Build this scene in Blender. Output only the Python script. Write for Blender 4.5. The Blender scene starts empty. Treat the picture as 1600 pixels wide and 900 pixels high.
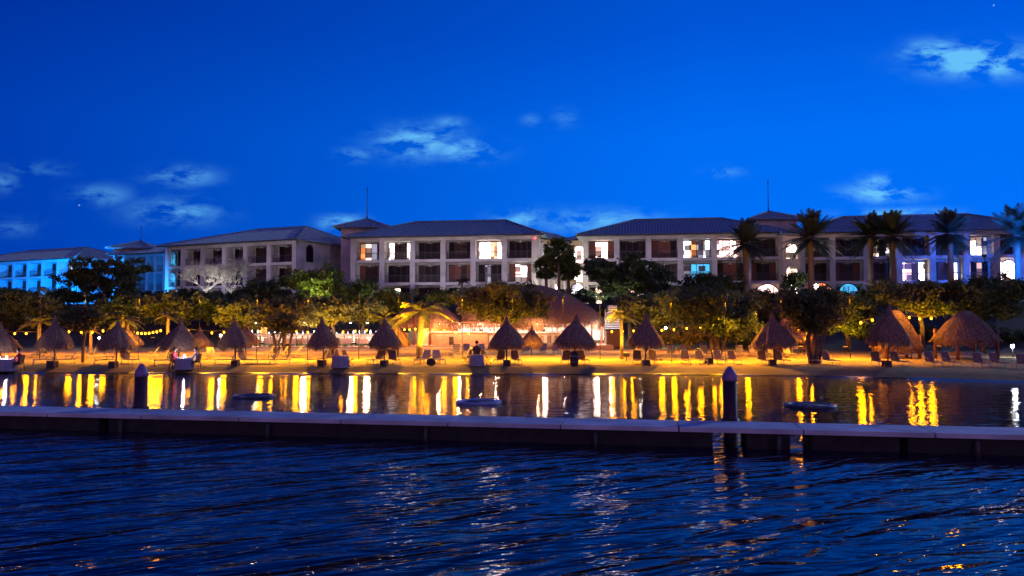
import bpy, math, random
import numpy as np
from mathutils import Vector, Matrix, Quaternion
R = math.radians
F = 1230.0; PITCH = math.atan(50/1230.0); H = 3.2
scene = bpy.context.scene
COL = scene.collection
rng = random.Random(11)

# ------------------------------------------------------------------ camera geometry helpers (photo pixel -> world)
def ray(px, py):
    u = (px-800)/F; v = -(py-450)/F
    return Vector((u, math.cos(PITCH)-v*math.sin(PITCH), v*math.cos(PITCH)+math.sin(PITCH)))
def at(px, py, D):
    r = ray(px, py); t = D/r.y
    return Vector((r.x*t, D, H+r.z*t))
def X(px, D): return at(px, 480, D).x
def Z(py, D): return at(800, py, D).z

SHX = [-90,-40,-15,0,10,17,21,27,60]; SHY = [48.5,47.8,47.0,46.4,46.0,44.8,43.4,40.2,29.0]
def shore(x): return float(np.interp(x, SHX, SHY))
def gz(x, y):
    """ground height"""
    d = y-shore(x)
    if d < 0: return max(-2.5, d*0.16)
    z = float(np.interp(d, [0,0.3,1.5,3.0,25,29,34,50,400], [0,0.06,0.35,0.42,0.62,0.9,1.6,5.2,5.4]))
    return z
def G(px, D):
    x = X(px, D); return Vector((x, D, gz(x, D)))
def onground(px, py):
    r = ray(px, py)
    z = .5
    for i in range(6):
        t = (z-H)/r.z; z = gz(r.x*t, r.y*t)
    return Vector((r.x*t, r.y*t, z))

# ------------------------------------------------------------------ mesh builder
class MB:
    def __init__(s): s.v = []; s.f = []; s.m = []; s.sm = []
    def add(s, vs, fs, mi=0, smooth=False):
        b = len(s.v); s.v += [tuple(p) for p in vs]
        for f in fs:
            s.f.append(tuple(i+b for i in f)); s.m.append(mi); s.sm.append(smooth)
    def box(s, c, d, rot=None, mi=0):
        hx, hy, hz = d[0]/2, d[1]/2, d[2]/2
        vs = [Vector((x, y, z)) for x in (-hx, hx) for y in (-hy, hy) for z in (-hz, hz)]
        if rot is not None: vs = [rot @ p for p in vs]
        c = Vector(c)
        s.add([p+c for p in vs], [(0,1,3,2),(4,6,7,5),(0,4,5,1),(2,3,7,6),(0,2,6,4),(1,5,7,3)], mi)
    def bb(s, x0, x1, y0, y1, z0, z1, mi=0):
        s.box(((x0+x1)/2, (y0+y1)/2, (z0+z1)/2), (abs(x1-x0), abs(y1-y0), abs(z1-z0)), None, mi)
    def tube(s, pts, rad, n=8, mi=0, smooth=True, caps=True):
        pts = [Vector(p) for p in pts]
        if not isinstance(rad, (list, tuple)): rad = [rad]*len(pts)
        vs = []; fs = []
        up = Vector((0, 0, 1))
        prev = None
        for i, p in enumerate(pts):
            t = (pts[min(i+1, len(pts)-1)]-pts[max(i-1, 0)])
            if t.length < 1e-9: t = Vector((0, 0, 1))
            t.normalize()
            if prev is None:
                a = t.orthogonal().normalized()
            else:
                a = (prev-t*prev.dot(t))
                a = a.normalized() if a.length > 1e-6 else t.orthogonal().normalized()
            prev = a; b = t.cross(a)
            for k in range(n):
                an = 2*math.pi*k/n
                vs.append(p+(a*math.cos(an)+b*math.sin(an))*rad[i])
        for i in range(len(pts)-1):
            for k in range(n):
                k2 = (k+1) % n
                fs.append((i*n+k, i*n+k2, (i+1)*n+k2, (i+1)*n+k))
        if caps:
            fs.append(tuple(range(n))[::-1]); fs.append(tuple((len(pts)-1)*n+k for k in range(n)))
        s.add(vs, fs, mi, smooth)
    def lathe(s, prof, n=24, c=(0, 0, 0), mi=0, smooth=True, sx=1, sy=1):
        c = Vector(c); vs = []; fs = []
        for r, z in prof:
            for k in range(n):
                a = 2*math.pi*k/n
                vs.append(c+Vector((r*math.cos(a)*sx, r*math.sin(a)*sy, z)))
        for i in range(len(prof)-1):
            for k in range(n):
                k2 = (k+1) % n
                fs.append((i*n+k, i*n+k2, (i+1)*n+k2, (i+1)*n+k))
        if prof[0][0] > 1e-4: fs.append(tuple(range(n))[::-1])
        if prof[-1][0] > 1e-4: fs.append(tuple((len(prof)-1)*n+k for k in range(n)))
        s.add(vs, fs, mi, smooth)
    def ball(s, c, r, n=8, mi=0, sz=1.0):
        prof = [(max(1e-5, r*math.sin(math.pi*i/n)), -r*sz*math.cos(math.pi*i/n)) for i in range(n+1)]
        s.lathe(prof, n+2, c, mi)
    def quads(s, arr, mi=0):
        """arr: (N,4,3) array"""
        b = len(s.v); n = arr.shape[0]
        s.v += [tuple(p) for p in arr.reshape(-1, 3).tolist()]
        s.f += [(b+4*i, b+4*i+1, b+4*i+2, b+4*i+3) for i in range(n)]
        s.m += [mi]*n; s.sm += [False]*n
    def build(s, name, mats, parent=None, **kw):
        me = bpy.data.meshes.new(name)
        me.from_pydata(s.v, [], s.f)
        if not isinstance(mats, (list, tuple)): mats = [mats]
        for m in mats: me.materials.append(m)
        if s.m:
            me.polygons.foreach_set('material_index', s.m)
            me.polygons.foreach_set('use_smooth', s.sm)
        me.update()
        o = bpy.data.objects.new(name, me); COL.objects.link(o)
        if parent is not None: o.parent = parent
        for k, v in kw.items():
            if v is not None: o[k] = v
        return o

def thing(name, label, cat, loc=(0, 0, 0), rz=0, group=None, scale=None):
    o = bpy.data.objects.new(name, None); COL.objects.link(o)
    o.empty_display_size = .2
    o.location = loc; o.rotation_euler = (0, 0, rz)
    if scale: o.scale = (scale,)*3 if not isinstance(scale, (tuple, list)) else scale
    o['label'] = label; o['category'] = cat
    if group: o['group'] = group
    return o
def tag(o, label, cat, group=None):
    o['label'] = label; o['category'] = cat
    if group: o['group'] = group
    return o
KIDS = {}
def kids(o): return [c for c in COL.objects if c.parent == o]
def snapshot(o):
    return [(c, [(g, []) for g in kids(c)]) for c in kids(o)]
def dup(root, snap, loc, rz=0, label=None, group=None, scale=None):
    r = root.copy(); COL.objects.link(r); r.location = loc; r.rotation_euler = (0, 0, rz)
    if label: r['label'] = label
    if group: r['group'] = group
    if scale: r.scale = (scale,)*3 if not isinstance(scale, (tuple, list)) else scale
    for c, gs in snap:
        d = c.copy(); COL.objects.link(d); d.parent = r
        for g, _ in gs:
            e = g.copy(); COL.objects.link(e); e.parent = d
    return r

# ------------------------------------------------------------------ materials
def newmat(name):
    m = bpy.data.materials.new(name); m.use_nodes = True
    nt = m.node_tree; b = nt.nodes['Principled BSDF']
    return m, nt, b
def N(nt, t, **kw):
    n = nt.nodes.new(t)
    for k, v in kw.items():
        if k.startswith('i_'): n.inputs[k[2:].replace('_', ' ')].default_value = v
        else: setattr(n, k, v)
    return n
def noisy(name, c1, c2, scale=4, rough=.8, bump=.3, bdist=.02, bscale=None, metallic=0, detail=5, spec=.5, stretch=None, trans=0):
    m, nt, b = newmat(name)
    tc = N(nt, 'ShaderNodeTexCoord'); src = tc.outputs['Object']
    if stretch:
        mp = N(nt, 'ShaderNodeMapping'); mp.inputs['Scale'].default_value = stretch
        nt.links.new(src, mp.inputs[0]); src = mp.outputs[0]
    no = N(nt, 'ShaderNodeTexNoise', i_Scale=scale, i_Detail=detail)
    nt.links.new(src, no.inputs['Vector'])
    r = N(nt, 'ShaderNodeValToRGB')
    r.color_ramp.elements[0].position = .33; r.color_ramp.elements[1].position = .68
    r.color_ramp.elements[0].color = (*c1, 1); r.color_ramp.elements[1].color = (*c2, 1)
    nt.links.new(no.outputs['Fac'], r.inputs[0]); nt.links.new(r.outputs[0], b.inputs['Base Color'])
    b.inputs['Roughness'].default_value = rough; b.inputs['Metallic'].default_value = metallic
    b.inputs['Specular IOR Level'].default_value = spec
    if bump:
        n2 = N(nt, 'ShaderNodeTexNoise', i_Scale=bscale or scale*4, i_Detail=4)
        nt.links.new(src, n2.inputs['Vector'])
        bp = N(nt, 'ShaderNodeBump', i_Strength=bump, i_Distance=bdist)
        nt.links.new(n2.outputs['Fac'], bp.inputs['Height']); nt.links.new(bp.outputs[0], b.inputs['Normal'])
    return m
def emit(name, col, strength, var=0.0, scale=3):
    m, nt, b = newmat(name)
    b.inputs['Base Color'].default_value = (.3, .3, .3, 1)
    b.inputs['Emission Color'].default_value = (*col, 1)
    b.inputs['Emission Strength'].default_value = strength
    b.inputs['Roughness'].default_value = .3
    return m
def pane_mat(name, c1, c2, strength, curtain=6.0, horiz=2.2):
    """lit room seen through glass: folds of curtain and blocks of furniture"""
    m, nt, b = newmat(name)
    tc = N(nt, 'ShaderNodeTexCoord')
    mp = N(nt, 'ShaderNodeMapping'); mp.inputs['Scale'].default_value = (1.05, .05, horiz*.62); mp.inputs['Location'].default_value = (.3, .5, .37)
    nt.links.new(tc.outputs['Object'], mp.inputs[0])
    fl_ = N(nt, 'ShaderNodeVectorMath', operation='FLOOR'); nt.links.new(mp.outputs[0], fl_.inputs[0])
    vo = N(nt, 'ShaderNodeTexWhiteNoise', noise_dimensions='3D'); nt.links.new(fl_.outputs[0], vo.inputs['Vector'])
    w = N(nt, 'ShaderNodeTexWave', i_Scale=curtain, i_Distortion=1.5, bands_direction='X')
    nt.links.new(tc.outputs['Object'], w.inputs['Vector'])
    sep = N(nt, 'ShaderNodeSeparateColor'); nt.links.new(vo.outputs['Color'], sep.inputs[0])
    mx = N(nt, 'ShaderNodeMix', data_type='RGBA'); mx.inputs[6].default_value = (*c1, 1); mx.inputs[7].default_value = (*c2, 1)
    rr = N(nt, 'ShaderNodeMapRange'); rr.inputs['From Min'].default_value = .45; rr.inputs['From Max'].default_value = .75
    nt.links.new(sep.outputs[0], rr.inputs[0]); nt.links.new(rr.outputs[0], mx.inputs[0])
    mul = N(nt, 'ShaderNodeMath', operation='MULTIPLY_ADD'); mul.inputs[1].default_value = .35*strength; mul.inputs[2].default_value = .7*strength
    nt.links.new(w.outputs['Fac'], mul.inputs[0])
    r2_ = N(nt, 'ShaderNodeMapRange'); r2_.inputs['From Min'].default_value = .2; r2_.inputs['From Max'].default_value = .75; r2_.inputs['To Min'].default_value = .03
    nt.links.new(sep.outputs[1], r2_.inputs[0])
    m3 = N(nt, 'ShaderNodeMath', operation='MULTIPLY'); nt.links.new(mul.outputs[0], m3.inputs[0]); nt.links.new(r2_.outputs[0], m3.inputs[1]); mul = m3
    nt.links.new(mx.outputs[2], b.inputs['Emission Color']); nt.links.new(mul.outputs[0], b.inputs['Emission Strength'])
    b.inputs['Base Color'].default_value = (.05, .05, .06, 1); b.inputs['Roughness'].default_value = .15
    return m

M = {}
M['stucco'] = noisy('stucco', (.33,.32,.31), (.56,.54,.52), .45, .9, .3, .01, 20)  # broad blotches put shadow pattern and dirt into the wall colour
M['stucco_white'] = noisy('stucco_white', (.62,.62,.62), (.74,.74,.74), 1.0, .9, .3, .01, 20)
M['stucco_bluelit'] = noisy('stucco_bluelit', (.12,.32,.46), (.16,.40,.56), 1.0, .9, .3, .01, 20)  # blue of the floodlit walls put into the stucco colour
M['stucco_cream'] = noisy('stucco_cream', (.6,.5,.33), (.68,.58,.4), 1.0, .9, .3, .01, 20)
M['tile'] = noisy('roof_tile', (.13,.22,.24), (.21,.34,.37), 3, .75, .4, .03, 8)
M['tile2'] = noisy('roof_tile_rib', (.27,.4,.42), (.38,.54,.56), 3, .75, .3, .02, 8)
M['thatch'] = noisy('thatch', (.15,.088,.056), (.31,.19,.12), 5, .95, .6, .03, 30, stretch=(3,3,.6))
M['thatch_dark'] = noisy('thatch_strand', (.16,.095,.055), (.46,.28,.165), 7, .95, 0)
M['wood_dark'] = noisy('dark_wood', (.025,.010,.009), (.05,.022,.018), 3, .55, .3, .01, 20, stretch=(1,1,6))
M['wood_red'] = noisy('red_wood', (.16,.05,.035), (.25,.08,.05), 3, .5, .3, .01, 20, stretch=(1,1,6))
M['wood'] = noisy('wood', (.10,.06,.035), (.2,.12,.07), 4, .7, .4, .01, 20, stretch=(1,1,5))
M['bark'] = noisy('bark', (.08,.055,.04), (.19,.14,.10), 6, .95, .8, .03, 18, stretch=(1,1,.5))
M['palmbark'] = noisy('palm_bark', (.14,.10,.07), (.27,.2,.14), 4, .9, .8, .03, 12, stretch=(1,1,5))
M['glass_dark'] = noisy('dark_glass', (.006,.005,.010), (.016,.012,.02), 2, .35, 0, spec=.15)
M['frame'] = noisy('bronze_frame', (.03,.022,.02), (.05,.035,.03), 5, .5, .1)
M['metal'] = noisy('grey_metal', (.25,.25,.26), (.35,.35,.36), 5, .45, .1, metallic=.6)
M['rail'] = noisy('balcony_rail', (.05,.045,.055), (.09,.08,.09), 5, .5, .1)
M['white_paint'] = noisy('white_paint', (.65,.65,.65), (.78,.78,.78), 3, .6, .1)
M['concrete'] = noisy('pale_concrete', (.33,.35,.38), (.62,.65,.70), .9, .75, .5, .01, 14, detail=8)
M['darkbeam'] = noisy('dark_beam', (.012,.012,.012), (.03,.028,.025), 3, .9, .5)  # near-black tone for the skirt below the concrete top
M['pile'] = noisy('pile_sleeve', (.03,.011,.016), (.07,.025,.03), 2, .6, .3, stretch=(1,1,.4))
M['pilecap'] = noisy('pile_cap', (.22,.12,.24), (.28,.16,.29), 4, .5, .1)
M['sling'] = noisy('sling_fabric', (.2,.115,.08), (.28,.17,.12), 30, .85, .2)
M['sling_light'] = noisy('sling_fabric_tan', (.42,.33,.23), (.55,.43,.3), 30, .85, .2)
M['chairframe'] = noisy('lounger_frame', (.34,.3,.27), (.46,.42,.38), 8, .5, .1)
M['cloth'] = noisy('table_cloth', (.30,.29,.32), (.40,.38,.41), 6, .9, .3, .02, 10)
M['deck'] = noisy('deck_boards', (.33,.22,.16), (.45,.3,.22), 3, .7, .3, stretch=(.5,6,1))
M['bulb'] = emit('bulb_glow', (1,.36,.012), 7)
M['socket'] = noisy('socket', (.02,.02,.02), (.04,.04,.04), 5, .6, .1)
M['lampwhite'] = emit('lamp_glow_white', (.85,.93,1), 60)
M['lampwarm'] = emit('lamp_glow_warm', (1,.72,.55), 22)
M['lampblue'] = emit('flood_glow_blue', (.1,.3,1), 20)
M['cloth_white'] = noisy('white_cloth', (.62,.6,.6), (.76,.74,.74), 6, .9, .3, .02, 10)
M['candle'] = emit('candle_glow', (.9,.85,1), 45)
M['redlight'] = emit('red_light', (1,.03,.02), 12)
M['float'] = noisy('float_vinyl', (.28,.3,.45), (.38,.4,.56), 3, .35, .1)
M['float_dark'] = noisy('float_vinyl_dark', (.05,.05,.06), (.10,.10,.11), 3, .35, .1)
M['float_mesh'] = noisy('float_mesh', (.03,.03,.05), (.07,.07,.1), 9, .7, .1)
M['pot'] = noisy('dark_barrel', (.03,.02,.018), (.06,.045,.035), 5, .7, .3)
M['skin'] = noisy('skin', (.42,.24,.17), (.5,.3,.22), 8, .6, .05)
M['hair'] = noisy('hair', (.015,.01,.008), (.04,.028,.02), 30, .6, .3)
M['shirt_red'] = noisy('red_shirt', (.45,.04,.06), (.6,.07,.09), 12, .9, .2)
M['shirt_white'] = noisy('white_shirt', (.6,.5,.5), (.7,.6,.6), 12, .9, .2)
M['shirt_dark'] = noisy('dark_shirt', (.03,.02,.035), (.06,.04,.06), 12, .9, .2)
M['trousers'] = noisy('trousers', (.04,.04,.06), (.07,.07,.1), 12, .9, .2)
M['curtain_blue'] = noisy('blue_panel', (.08,.25,.4), (.14,.36,.52), 3, .8, .2, stretch=(6,1,1))
M['ochre'] = noisy('ochre_wall', (.5,.3,.12), (.62,.4,.17), 2, .9, .3)
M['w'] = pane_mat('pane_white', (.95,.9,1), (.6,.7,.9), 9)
M['W'] = pane_mat('pane_bright_white', (1,.88,.84), (1,.6,.5), 16)
M['y'] = pane_mat('pane_warm', (1,.85,.65), (.9,.55,.4), 5)
M['o'] = pane_mat('pane_orange', (1,.25,.06), (1,.6,.35), 3)
M['u'] = pane_mat('pane_blue', (.05,.5,.95), (.03,.35,.8), 1.5)
M['p'] = pane_mat('pane_pink', (1,.62,.58), (.8,.4,.4), 5)
M['e'] = pane_mat('pane_ember', (1,.14,.03), (1,.4,.15), 2.2)
M['q'] = pane_mat('pane_pale', (.55,.55,.72), (.4,.4,.55), 1.0)
def leafmat(name, c1, c2, scale=1.2):
    m, nt, b = newmat(name)
    tc = N(nt, 'ShaderNodeTexCoord')
    no = N(nt, 'ShaderNodeTexNoise', i_Scale=scale, i_Detail=6); nt.links.new(tc.outputs['Object'], no.inputs['Vector'])
    r = N(nt, 'ShaderNodeValToRGB'); r.color_ramp.elements[0].position = .35; r.color_ramp.elements[1].position = .65
    r.color_ramp.elements[0].color = (*c1, 1); r.color_ramp.elements[1].color = (*c2, 1)
    nt.links.new(no.outputs['Fac'], r.inputs[0]); nt.links.new(r.outputs[0], b.inputs['Base Color'])
    b.inputs['Roughness'].default_value = .6
    tr = N(nt, 'ShaderNodeBsdfTranslucent'); nt.links.new(r.outputs[0], tr.inputs[0])
    mx = N(nt, 'ShaderNodeMixShader'); mx.inputs[0].default_value = .3
    nt.links.new(b.outputs[0], mx.inputs[1]); nt.links.new(tr.outputs[0], mx.inputs[2])
    nt.links.new(mx.outputs[0], nt.nodes['Material Output'].inputs[0])
    return m
M['leaf'] = leafmat('leaf_green', (.035,.06,.02), (.09,.13,.04))
M['leaf2'] = leafmat('leaf_olive', (.06,.075,.02), (.13,.13,.035))
M['leaf3'] = leafmat('leaf_bright', (.06,.11,.02), (.14,.2,.04))
M['leafpale'] = leafmat('leaf_silver', (.3,.3,.26), (.5,.48,.44))
M['frond'] = leafmat('frond_green', (.06,.08,.025), (.14,.15,.05))
M['frondd'] = leafmat('frond_date', (.03,.05,.035), (.07,.1,.06))

# masonry with diagonal pattern on the bar front
m, nt, b = newmat('bar_brick'); M['brick'] = m
tc = N(nt, 'ShaderNodeTexCoord'); mp = N(nt, 'ShaderNodeMapping'); mp.inputs['Rotation'].default_value = (R(90), 0, 0)
nt.links.new(tc.outputs['Object'], mp.inputs[0])
br = N(nt, 'ShaderNodeTexBrick', i_Scale=2.2); br.inputs['Color1'].default_value = (.5,.26,.16,1); br.inputs['Color2'].default_value = (.62,.36,.24,1); br.inputs['Mortar'].default_value = (.3,.2,.15,1)
nt.links.new(mp.outputs[0], br.inputs['Vector']); nt.links.new(br.outputs[0], b.inputs['Base Color'])
bp = N(nt, 'ShaderNodeBump', i_Strength=.6, i_Distance=.02); nt.links.new(br.outputs['Fac'], bp.inputs['Height']); nt.links.new(bp.outputs[0], b.inputs['Normal'])
b.inputs['Roughness'].default_value = .8

# sand with a wet glossy margin, footprints and dark soil inland
m, nt, b = newmat('sand'); M['sand'] = m
tc = N(nt, 'ShaderNodeTexCoord'); at_ = N(nt, 'ShaderNodeAttribute', attribute_name='inland')
no = N(nt, 'ShaderNodeTexNoise', i_Scale=.6, i_Detail=8); nt.links.new(tc.outputs['Object'], no.inputs['Vector'])
r = N(nt, 'ShaderNodeValToRGB'); r.color_ramp.elements[0].position = .3; r.color_ramp.elements[1].position = .7
r.color_ramp.elements[0].color = (.30,.21,.06,1); r.color_ramp.elements[1].color = (.46,.32,.09,1)
nt.links.new(no.outputs['Fac'], r.inputs[0])
soil = N(nt, 'ShaderNodeMix', data_type='RGBA'); soil.inputs[7].default_value = (.035,.04,.02,1)
mr = N(nt, 'ShaderNodeMapRange'); mr.inputs['From Min'].default_value = 24.5; mr.inputs['From Max'].default_value = 28
ad = N(nt, 'ShaderNodeMath', operation='MULTIPLY_ADD'); ad.inputs[1].default_value = 3.0
nt.links.new(no.outputs['Fac'], ad.inputs[0]); nt.links.new(at_.outputs['Fac'], ad.inputs[2])
nt.links.new(ad.outputs[0], mr.inputs[0]); nt.links.new(mr.outputs[0], soil.inputs[0]); nt.links.new(r.outputs[0], soil.inputs[6])
wet = N(nt, 'ShaderNodeMapRange'); wet.inputs['From Min'].default_value = .12; wet.inputs['From Max'].default_value = .55
nt.links.new(at_.outputs['Fac'], wet.inputs[0])
wc = N(nt, 'ShaderNodeMix', data_type='RGBA'); wc.blend_type = 'MULTIPLY'
wm = N(nt, 'ShaderNodeMath', operation='SUBTRACT'); wm.inputs[0].default_value = 1.0; nt.links.new(wet.outputs[0], wm.inputs[1])
nt.links.new(wm.outputs[0], wc.inputs[0]); nt.links.new(soil.outputs[2], wc.inputs[6]); wc.inputs[7].default_value = (.45,.43,.42,1)
nt.links.new(wc.outputs[2], b.inputs['Base Color'])
ro = N(nt, 'ShaderNodeMapRange'); ro.inputs['To Min'].default_value = .16; ro.inputs['To Max'].default_value = .95
nt.links.new(wet.outputs[0], ro.inputs[0]); nt.links.new(ro.outputs[0], b.inputs['Roughness'])
n3 = N(nt, 'ShaderNodeTexNoise', i_Scale=2.2, i_Detail=7); nt.links.new(tc.outputs['Object'], n3.inputs['Vector'])
bm_ = N(nt, 'ShaderNodeMath', operation='MULTIPLY'); nt.links.new(wet.outputs[0], bm_.inputs[0]); bm_.inputs[1].default_value = .8
bp = N(nt, 'ShaderNodeBump', i_Distance=.12); nt.links.new(bm_.outputs[0], bp.inputs['Strength']); nt.links.new(n3.outputs['Fac'], bp.inputs['Height']); nt.links.new(bp.outputs[0], b.inputs['Normal'])

# water: calm lagoon inside the boom, wind waves outside it (attribute 'open')
m, nt, b = newmat('sea_water'); M['water'] = m
b.inputs['Base Color'].default_value = (.0015,.006,.022,1); b.inputs['IOR'].default_value = 1.33; b.inputs['Roughness'].default_value = .03
b.inputs['Specular IOR Level'].default_value = .5
tc = N(nt, 'ShaderNodeTexCoord'); op = N(nt, 'ShaderNodeAttribute', attribute_name='open')
def wnoise(sc, stretch, rot, det=3, dist=0.0, ty='ShaderNodeTexNoise'):
    mp = N(nt, 'ShaderNodeMapping', vector_type='TEXTURE'); mp.inputs['Scale'].default_value = [1/q for q in stretch]; mp.inputs['Rotation'].default_value = (0, 0, rot)
    nt.links.new(tc.outputs['Object'], mp.inputs[0])
    n = N(nt, ty, i_Scale=sc, i_Detail=det, i_Distortion=dist); nt.links.new(mp.outputs[0], n.inputs['Vector'])
    return n.outputs['Fac']
def madd(a, k, c=None):
    n = N(nt, 'ShaderNodeMath', operation='MULTIPLY_ADD'); nt.links.new(a, n.inputs[0])
    if isinstance(k, float): n.inputs[1].default_value = k
    else: nt.links.new(k, n.inputs[1])
    if c is None: n.inputs[2].default_value = 0
    else: nt.links.new(c, n.inputs[2])
    return n.outputs[0]
small = wnoise(1.0, (1.2, 2.3, 1), R(5), 3, .3)
sm2 = wnoise(1.0, (3.6, 9, 1), R(-4), 2)
calm = madd(sm2, .0045, madd(small, .024))
big = wnoise(1.0, (.26, 1.2, 1), R(34), 2, .6)
mid = wnoise(1.0, (.7, 2.9, 1), R(14), 2, .6)
fine = wnoise(1.0, (3, 11, 1), R(20), 2)
o1 = madd(big, .18); o2 = madd(mid, .055, o1); o3 = madd(fine, .007, o2)
hm = N(nt, 'ShaderNodeMix', data_type='FLOAT'); nt.links.new(op.outputs['Fac'], hm.inputs[0]); nt.links.new(calm, hm.inputs[2]); nt.links.new(o3, hm.inputs[3])
bp = N(nt, 'ShaderNodeBump', i_Strength=1.0, i_Distance=1.0); nt.links.new(hm.outputs[0], bp.inputs['Height']); nt.links.new(bp.outputs[0], b.inputs['Normal'])

# ------------------------------------------------------------------ render / camera / world / moon
scene.render.engine = 'CYCLES'
scene.cycles.use_denoising = True; scene.cycles.use_adaptive_sampling = True; scene.cycles.adaptive_threshold = .035; scene.cycles.adaptive_min_samples = 24
try: scene.cycles.denoiser = 'OPENIMAGEDENOISE'
except Exception: pass
scene.cycles.max_bounces = 6; scene.cycles.diffuse_bounces = 2; scene.cycles.glossy_bounces = 3
scene.cycles.transparent_max_bounces = 6; scene.cycles.sample_clamp_indirect = 12; scene.cycles.sample_clamp_direct = 0; scene.cycles.caustics_reflective = False; scene.cycles.caustics_refractive = False
scene.view_settings.view_transform = 'Standard'; scene.view_settings.look = 'None'
scene.view_settings.exposure = 0; scene.view_settings.gamma = 1
cam = bpy.data.cameras.new('camera'); co = bpy.data.objects.new('camera', cam); COL.objects.link(co)
cam.sensor_width = 36; cam.lens = 36*F/1600; cam.clip_end = 5000; cam.clip_start = .1
co.location = (0, 0, H); co.rotation_euler = (R(90)+PITCH, 0, 0); scene.camera = co

MOON_EL, MOON_AZ = R(20), R(50)      # the moon stands behind the resort, to the right
W = bpy.data.worlds.new('World'); scene.world = W; W.use_nodes = True
nt = W.node_tree; nt.nodes.clear()
tc = N(nt, 'ShaderNodeTexCoord'); sp = N(nt, 'ShaderNodeSeparateXYZ'); nt.links.new(tc.outputs['Generated'], sp.inputs[0])
def mth(op, a, b=None, c=None, clamp=False):
    n = N(nt, 'ShaderNodeMath', operation=op, use_clamp=clamp)
    for i, q in enumerate((a, b, c)):
        if q is None: continue
        if isinstance(q, (int, float)): n.inputs[i].default_value = q
        else: nt.links.new(q, n.inputs[i])
    return n.outputs[0]
def mixc(f, a, b, bt='MIX'):
    n = N(nt, 'ShaderNodeMix', data_type='RGBA'); n.blend_type = bt
    for i, q in ((0, f), (6, a), (7, b)):
        if isinstance(q, (int, float)): n.inputs[i].default_value = q
        elif isinstance(q, tuple): n.inputs[i].default_value = (*q, 1)
        else: nt.links.new(q, n.inputs[i])
    return n.outputs[2]
xx, yy, zz = sp.outputs
el = N(nt, 'ShaderNodeValToRGB'); nt.links.new(mth('MAXIMUM', zz, 0.0), el.inputs[0])
e = el.color_ramp.elements; e[0].position = 0; e[0].color = (0,.155,.88,1); e[1].position = 1; e[1].color = (0,.02,.2,1)
for p, c in ((.1,(0,.162,.91,1)),(.22,(0,.152,.87,1)),(.34,(0,.092,.66,1)),(.6,(0,.045,.36,1))):
    q = el.color_ramp.elements.new(p); q.color = c
# darker towards the left of the view
side = N(nt, 'ShaderNodeMapRange', interpolation_type='SMOOTHSTEP'); side.inputs['From Min'].default_value = -.66; side.inputs['From Max'].default_value = .22
side.interpolation_type = 'LINEAR'; nt.links.new(xx, side.inputs[0])
base = mixc(1.0, el.outputs[0], mixc(side.outputs[0], (1,.19,.40), (1,1,1)), 'MULTIPLY')
sc_ = N(nt, 'ShaderNodeVectorMath', operation='SCALE'); nt.links.new(base, sc_.inputs[0]); sc_.inputs['Scale'].default_value = 1.0
skyc = sc_.outputs[0]
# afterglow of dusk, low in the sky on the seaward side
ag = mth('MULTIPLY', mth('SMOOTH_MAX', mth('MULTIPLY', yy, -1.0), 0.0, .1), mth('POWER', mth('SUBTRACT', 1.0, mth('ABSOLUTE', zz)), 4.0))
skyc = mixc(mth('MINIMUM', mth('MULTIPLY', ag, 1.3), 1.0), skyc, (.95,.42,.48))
# moonlit air
ns = N(nt, 'ShaderNodeTexSky', sky_type='NISHITA', sun_disc=False, sun_elevation=MOON_EL, sun_rotation=MOON_AZ)
nsc = mixc(1.0, ns.outputs[0], (0,.0004,.004), 'MULTIPLY')
skyc = mixc(1.0, skyc, nsc, 'ADD')
# clouds in view directions (gnomonic, so they sit at infinity)
ys = mth('MAXIMUM', yy, .02); u = mth('DIVIDE', xx, ys); v = mth('DIVIDE', zz, ys)
cb = N(nt, 'ShaderNodeCombineXYZ'); nt.links.new(u, cb.inputs[0]); nt.links.new(v, cb.inputs[1])
cmap = N(nt, 'ShaderNodeMapping'); cmap.inputs['Scale'].default_value = (1, 2.2, 1); nt.links.new(cb.outputs[0], cmap.inputs[0])
cn = N(nt, 'ShaderNodeTexNoise', i_Scale=17, i_Detail=8, i_Roughness=.62, i_Distortion=.25); nt.links.new(cmap.outputs[0], cn.inputs['Vector'])
clouds = [(1530,94,78,22,1.15),(1462,82,42,16,.85),(1376,296,26,16,1.25),(1378,302,50,12,.8),(655,222,58,22,.62),(725,234,45,15,.62),(287,276,44,13,.42),
          (275,330,62,18,.40),(160,305,40,14,.28),(4,284,20,14,.3),(55,265,50,11,.13),(702,192,22,9,.3),(552,242,24,10,.3),(535,349,30,11,.75),
          (935,346,85,16,.5),(822,343,42,14,.55),(1405,336,70,10,.62),(1132,269,26,8,.3),(882,184,18,12,.2),(830,187,14,8,.18),(20,355,45,12,.15)]
acc = None
for (px, py, rx, ry, st) in clouds:
    r = ray(px, py); cu, cv = r.x/r.y, r.z/r.y
    du = mth('MULTIPLY', mth('SUBTRACT', u, cu), F/rx/1.0); dv = mth('MULTIPLY', mth('SUBTRACT', v, cv), F/ry/1.0)
    d2 = mth('ADD', mth('MULTIPLY', du, du), mth('MULTIPLY', dv, dv))
    g = mth('MULTIPLY', mth('POWER', 2.718, mth('MULTIPLY', d2, -1.0)), st*1.7)
    acc = g if acc is None else mth('MAXIMUM', acc, g)
nz = N(nt, 'ShaderNodeMapRange'); nz.inputs['From Min'].default_value = .41; nz.inputs['From Max'].default_value = .59; nt.links.new(cn.outputs['Fac'], nz.inputs[0])
ca = mth('MULTIPLY', acc, nz.outputs[0]); ca = mth('MULTIPLY', ca, mth('GREATER_THAN', yy, .03)); ca = mth('MINIMUM', ca, 1.0)
skyc = mixc(ca, skyc, (.13,.52,.95))
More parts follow.
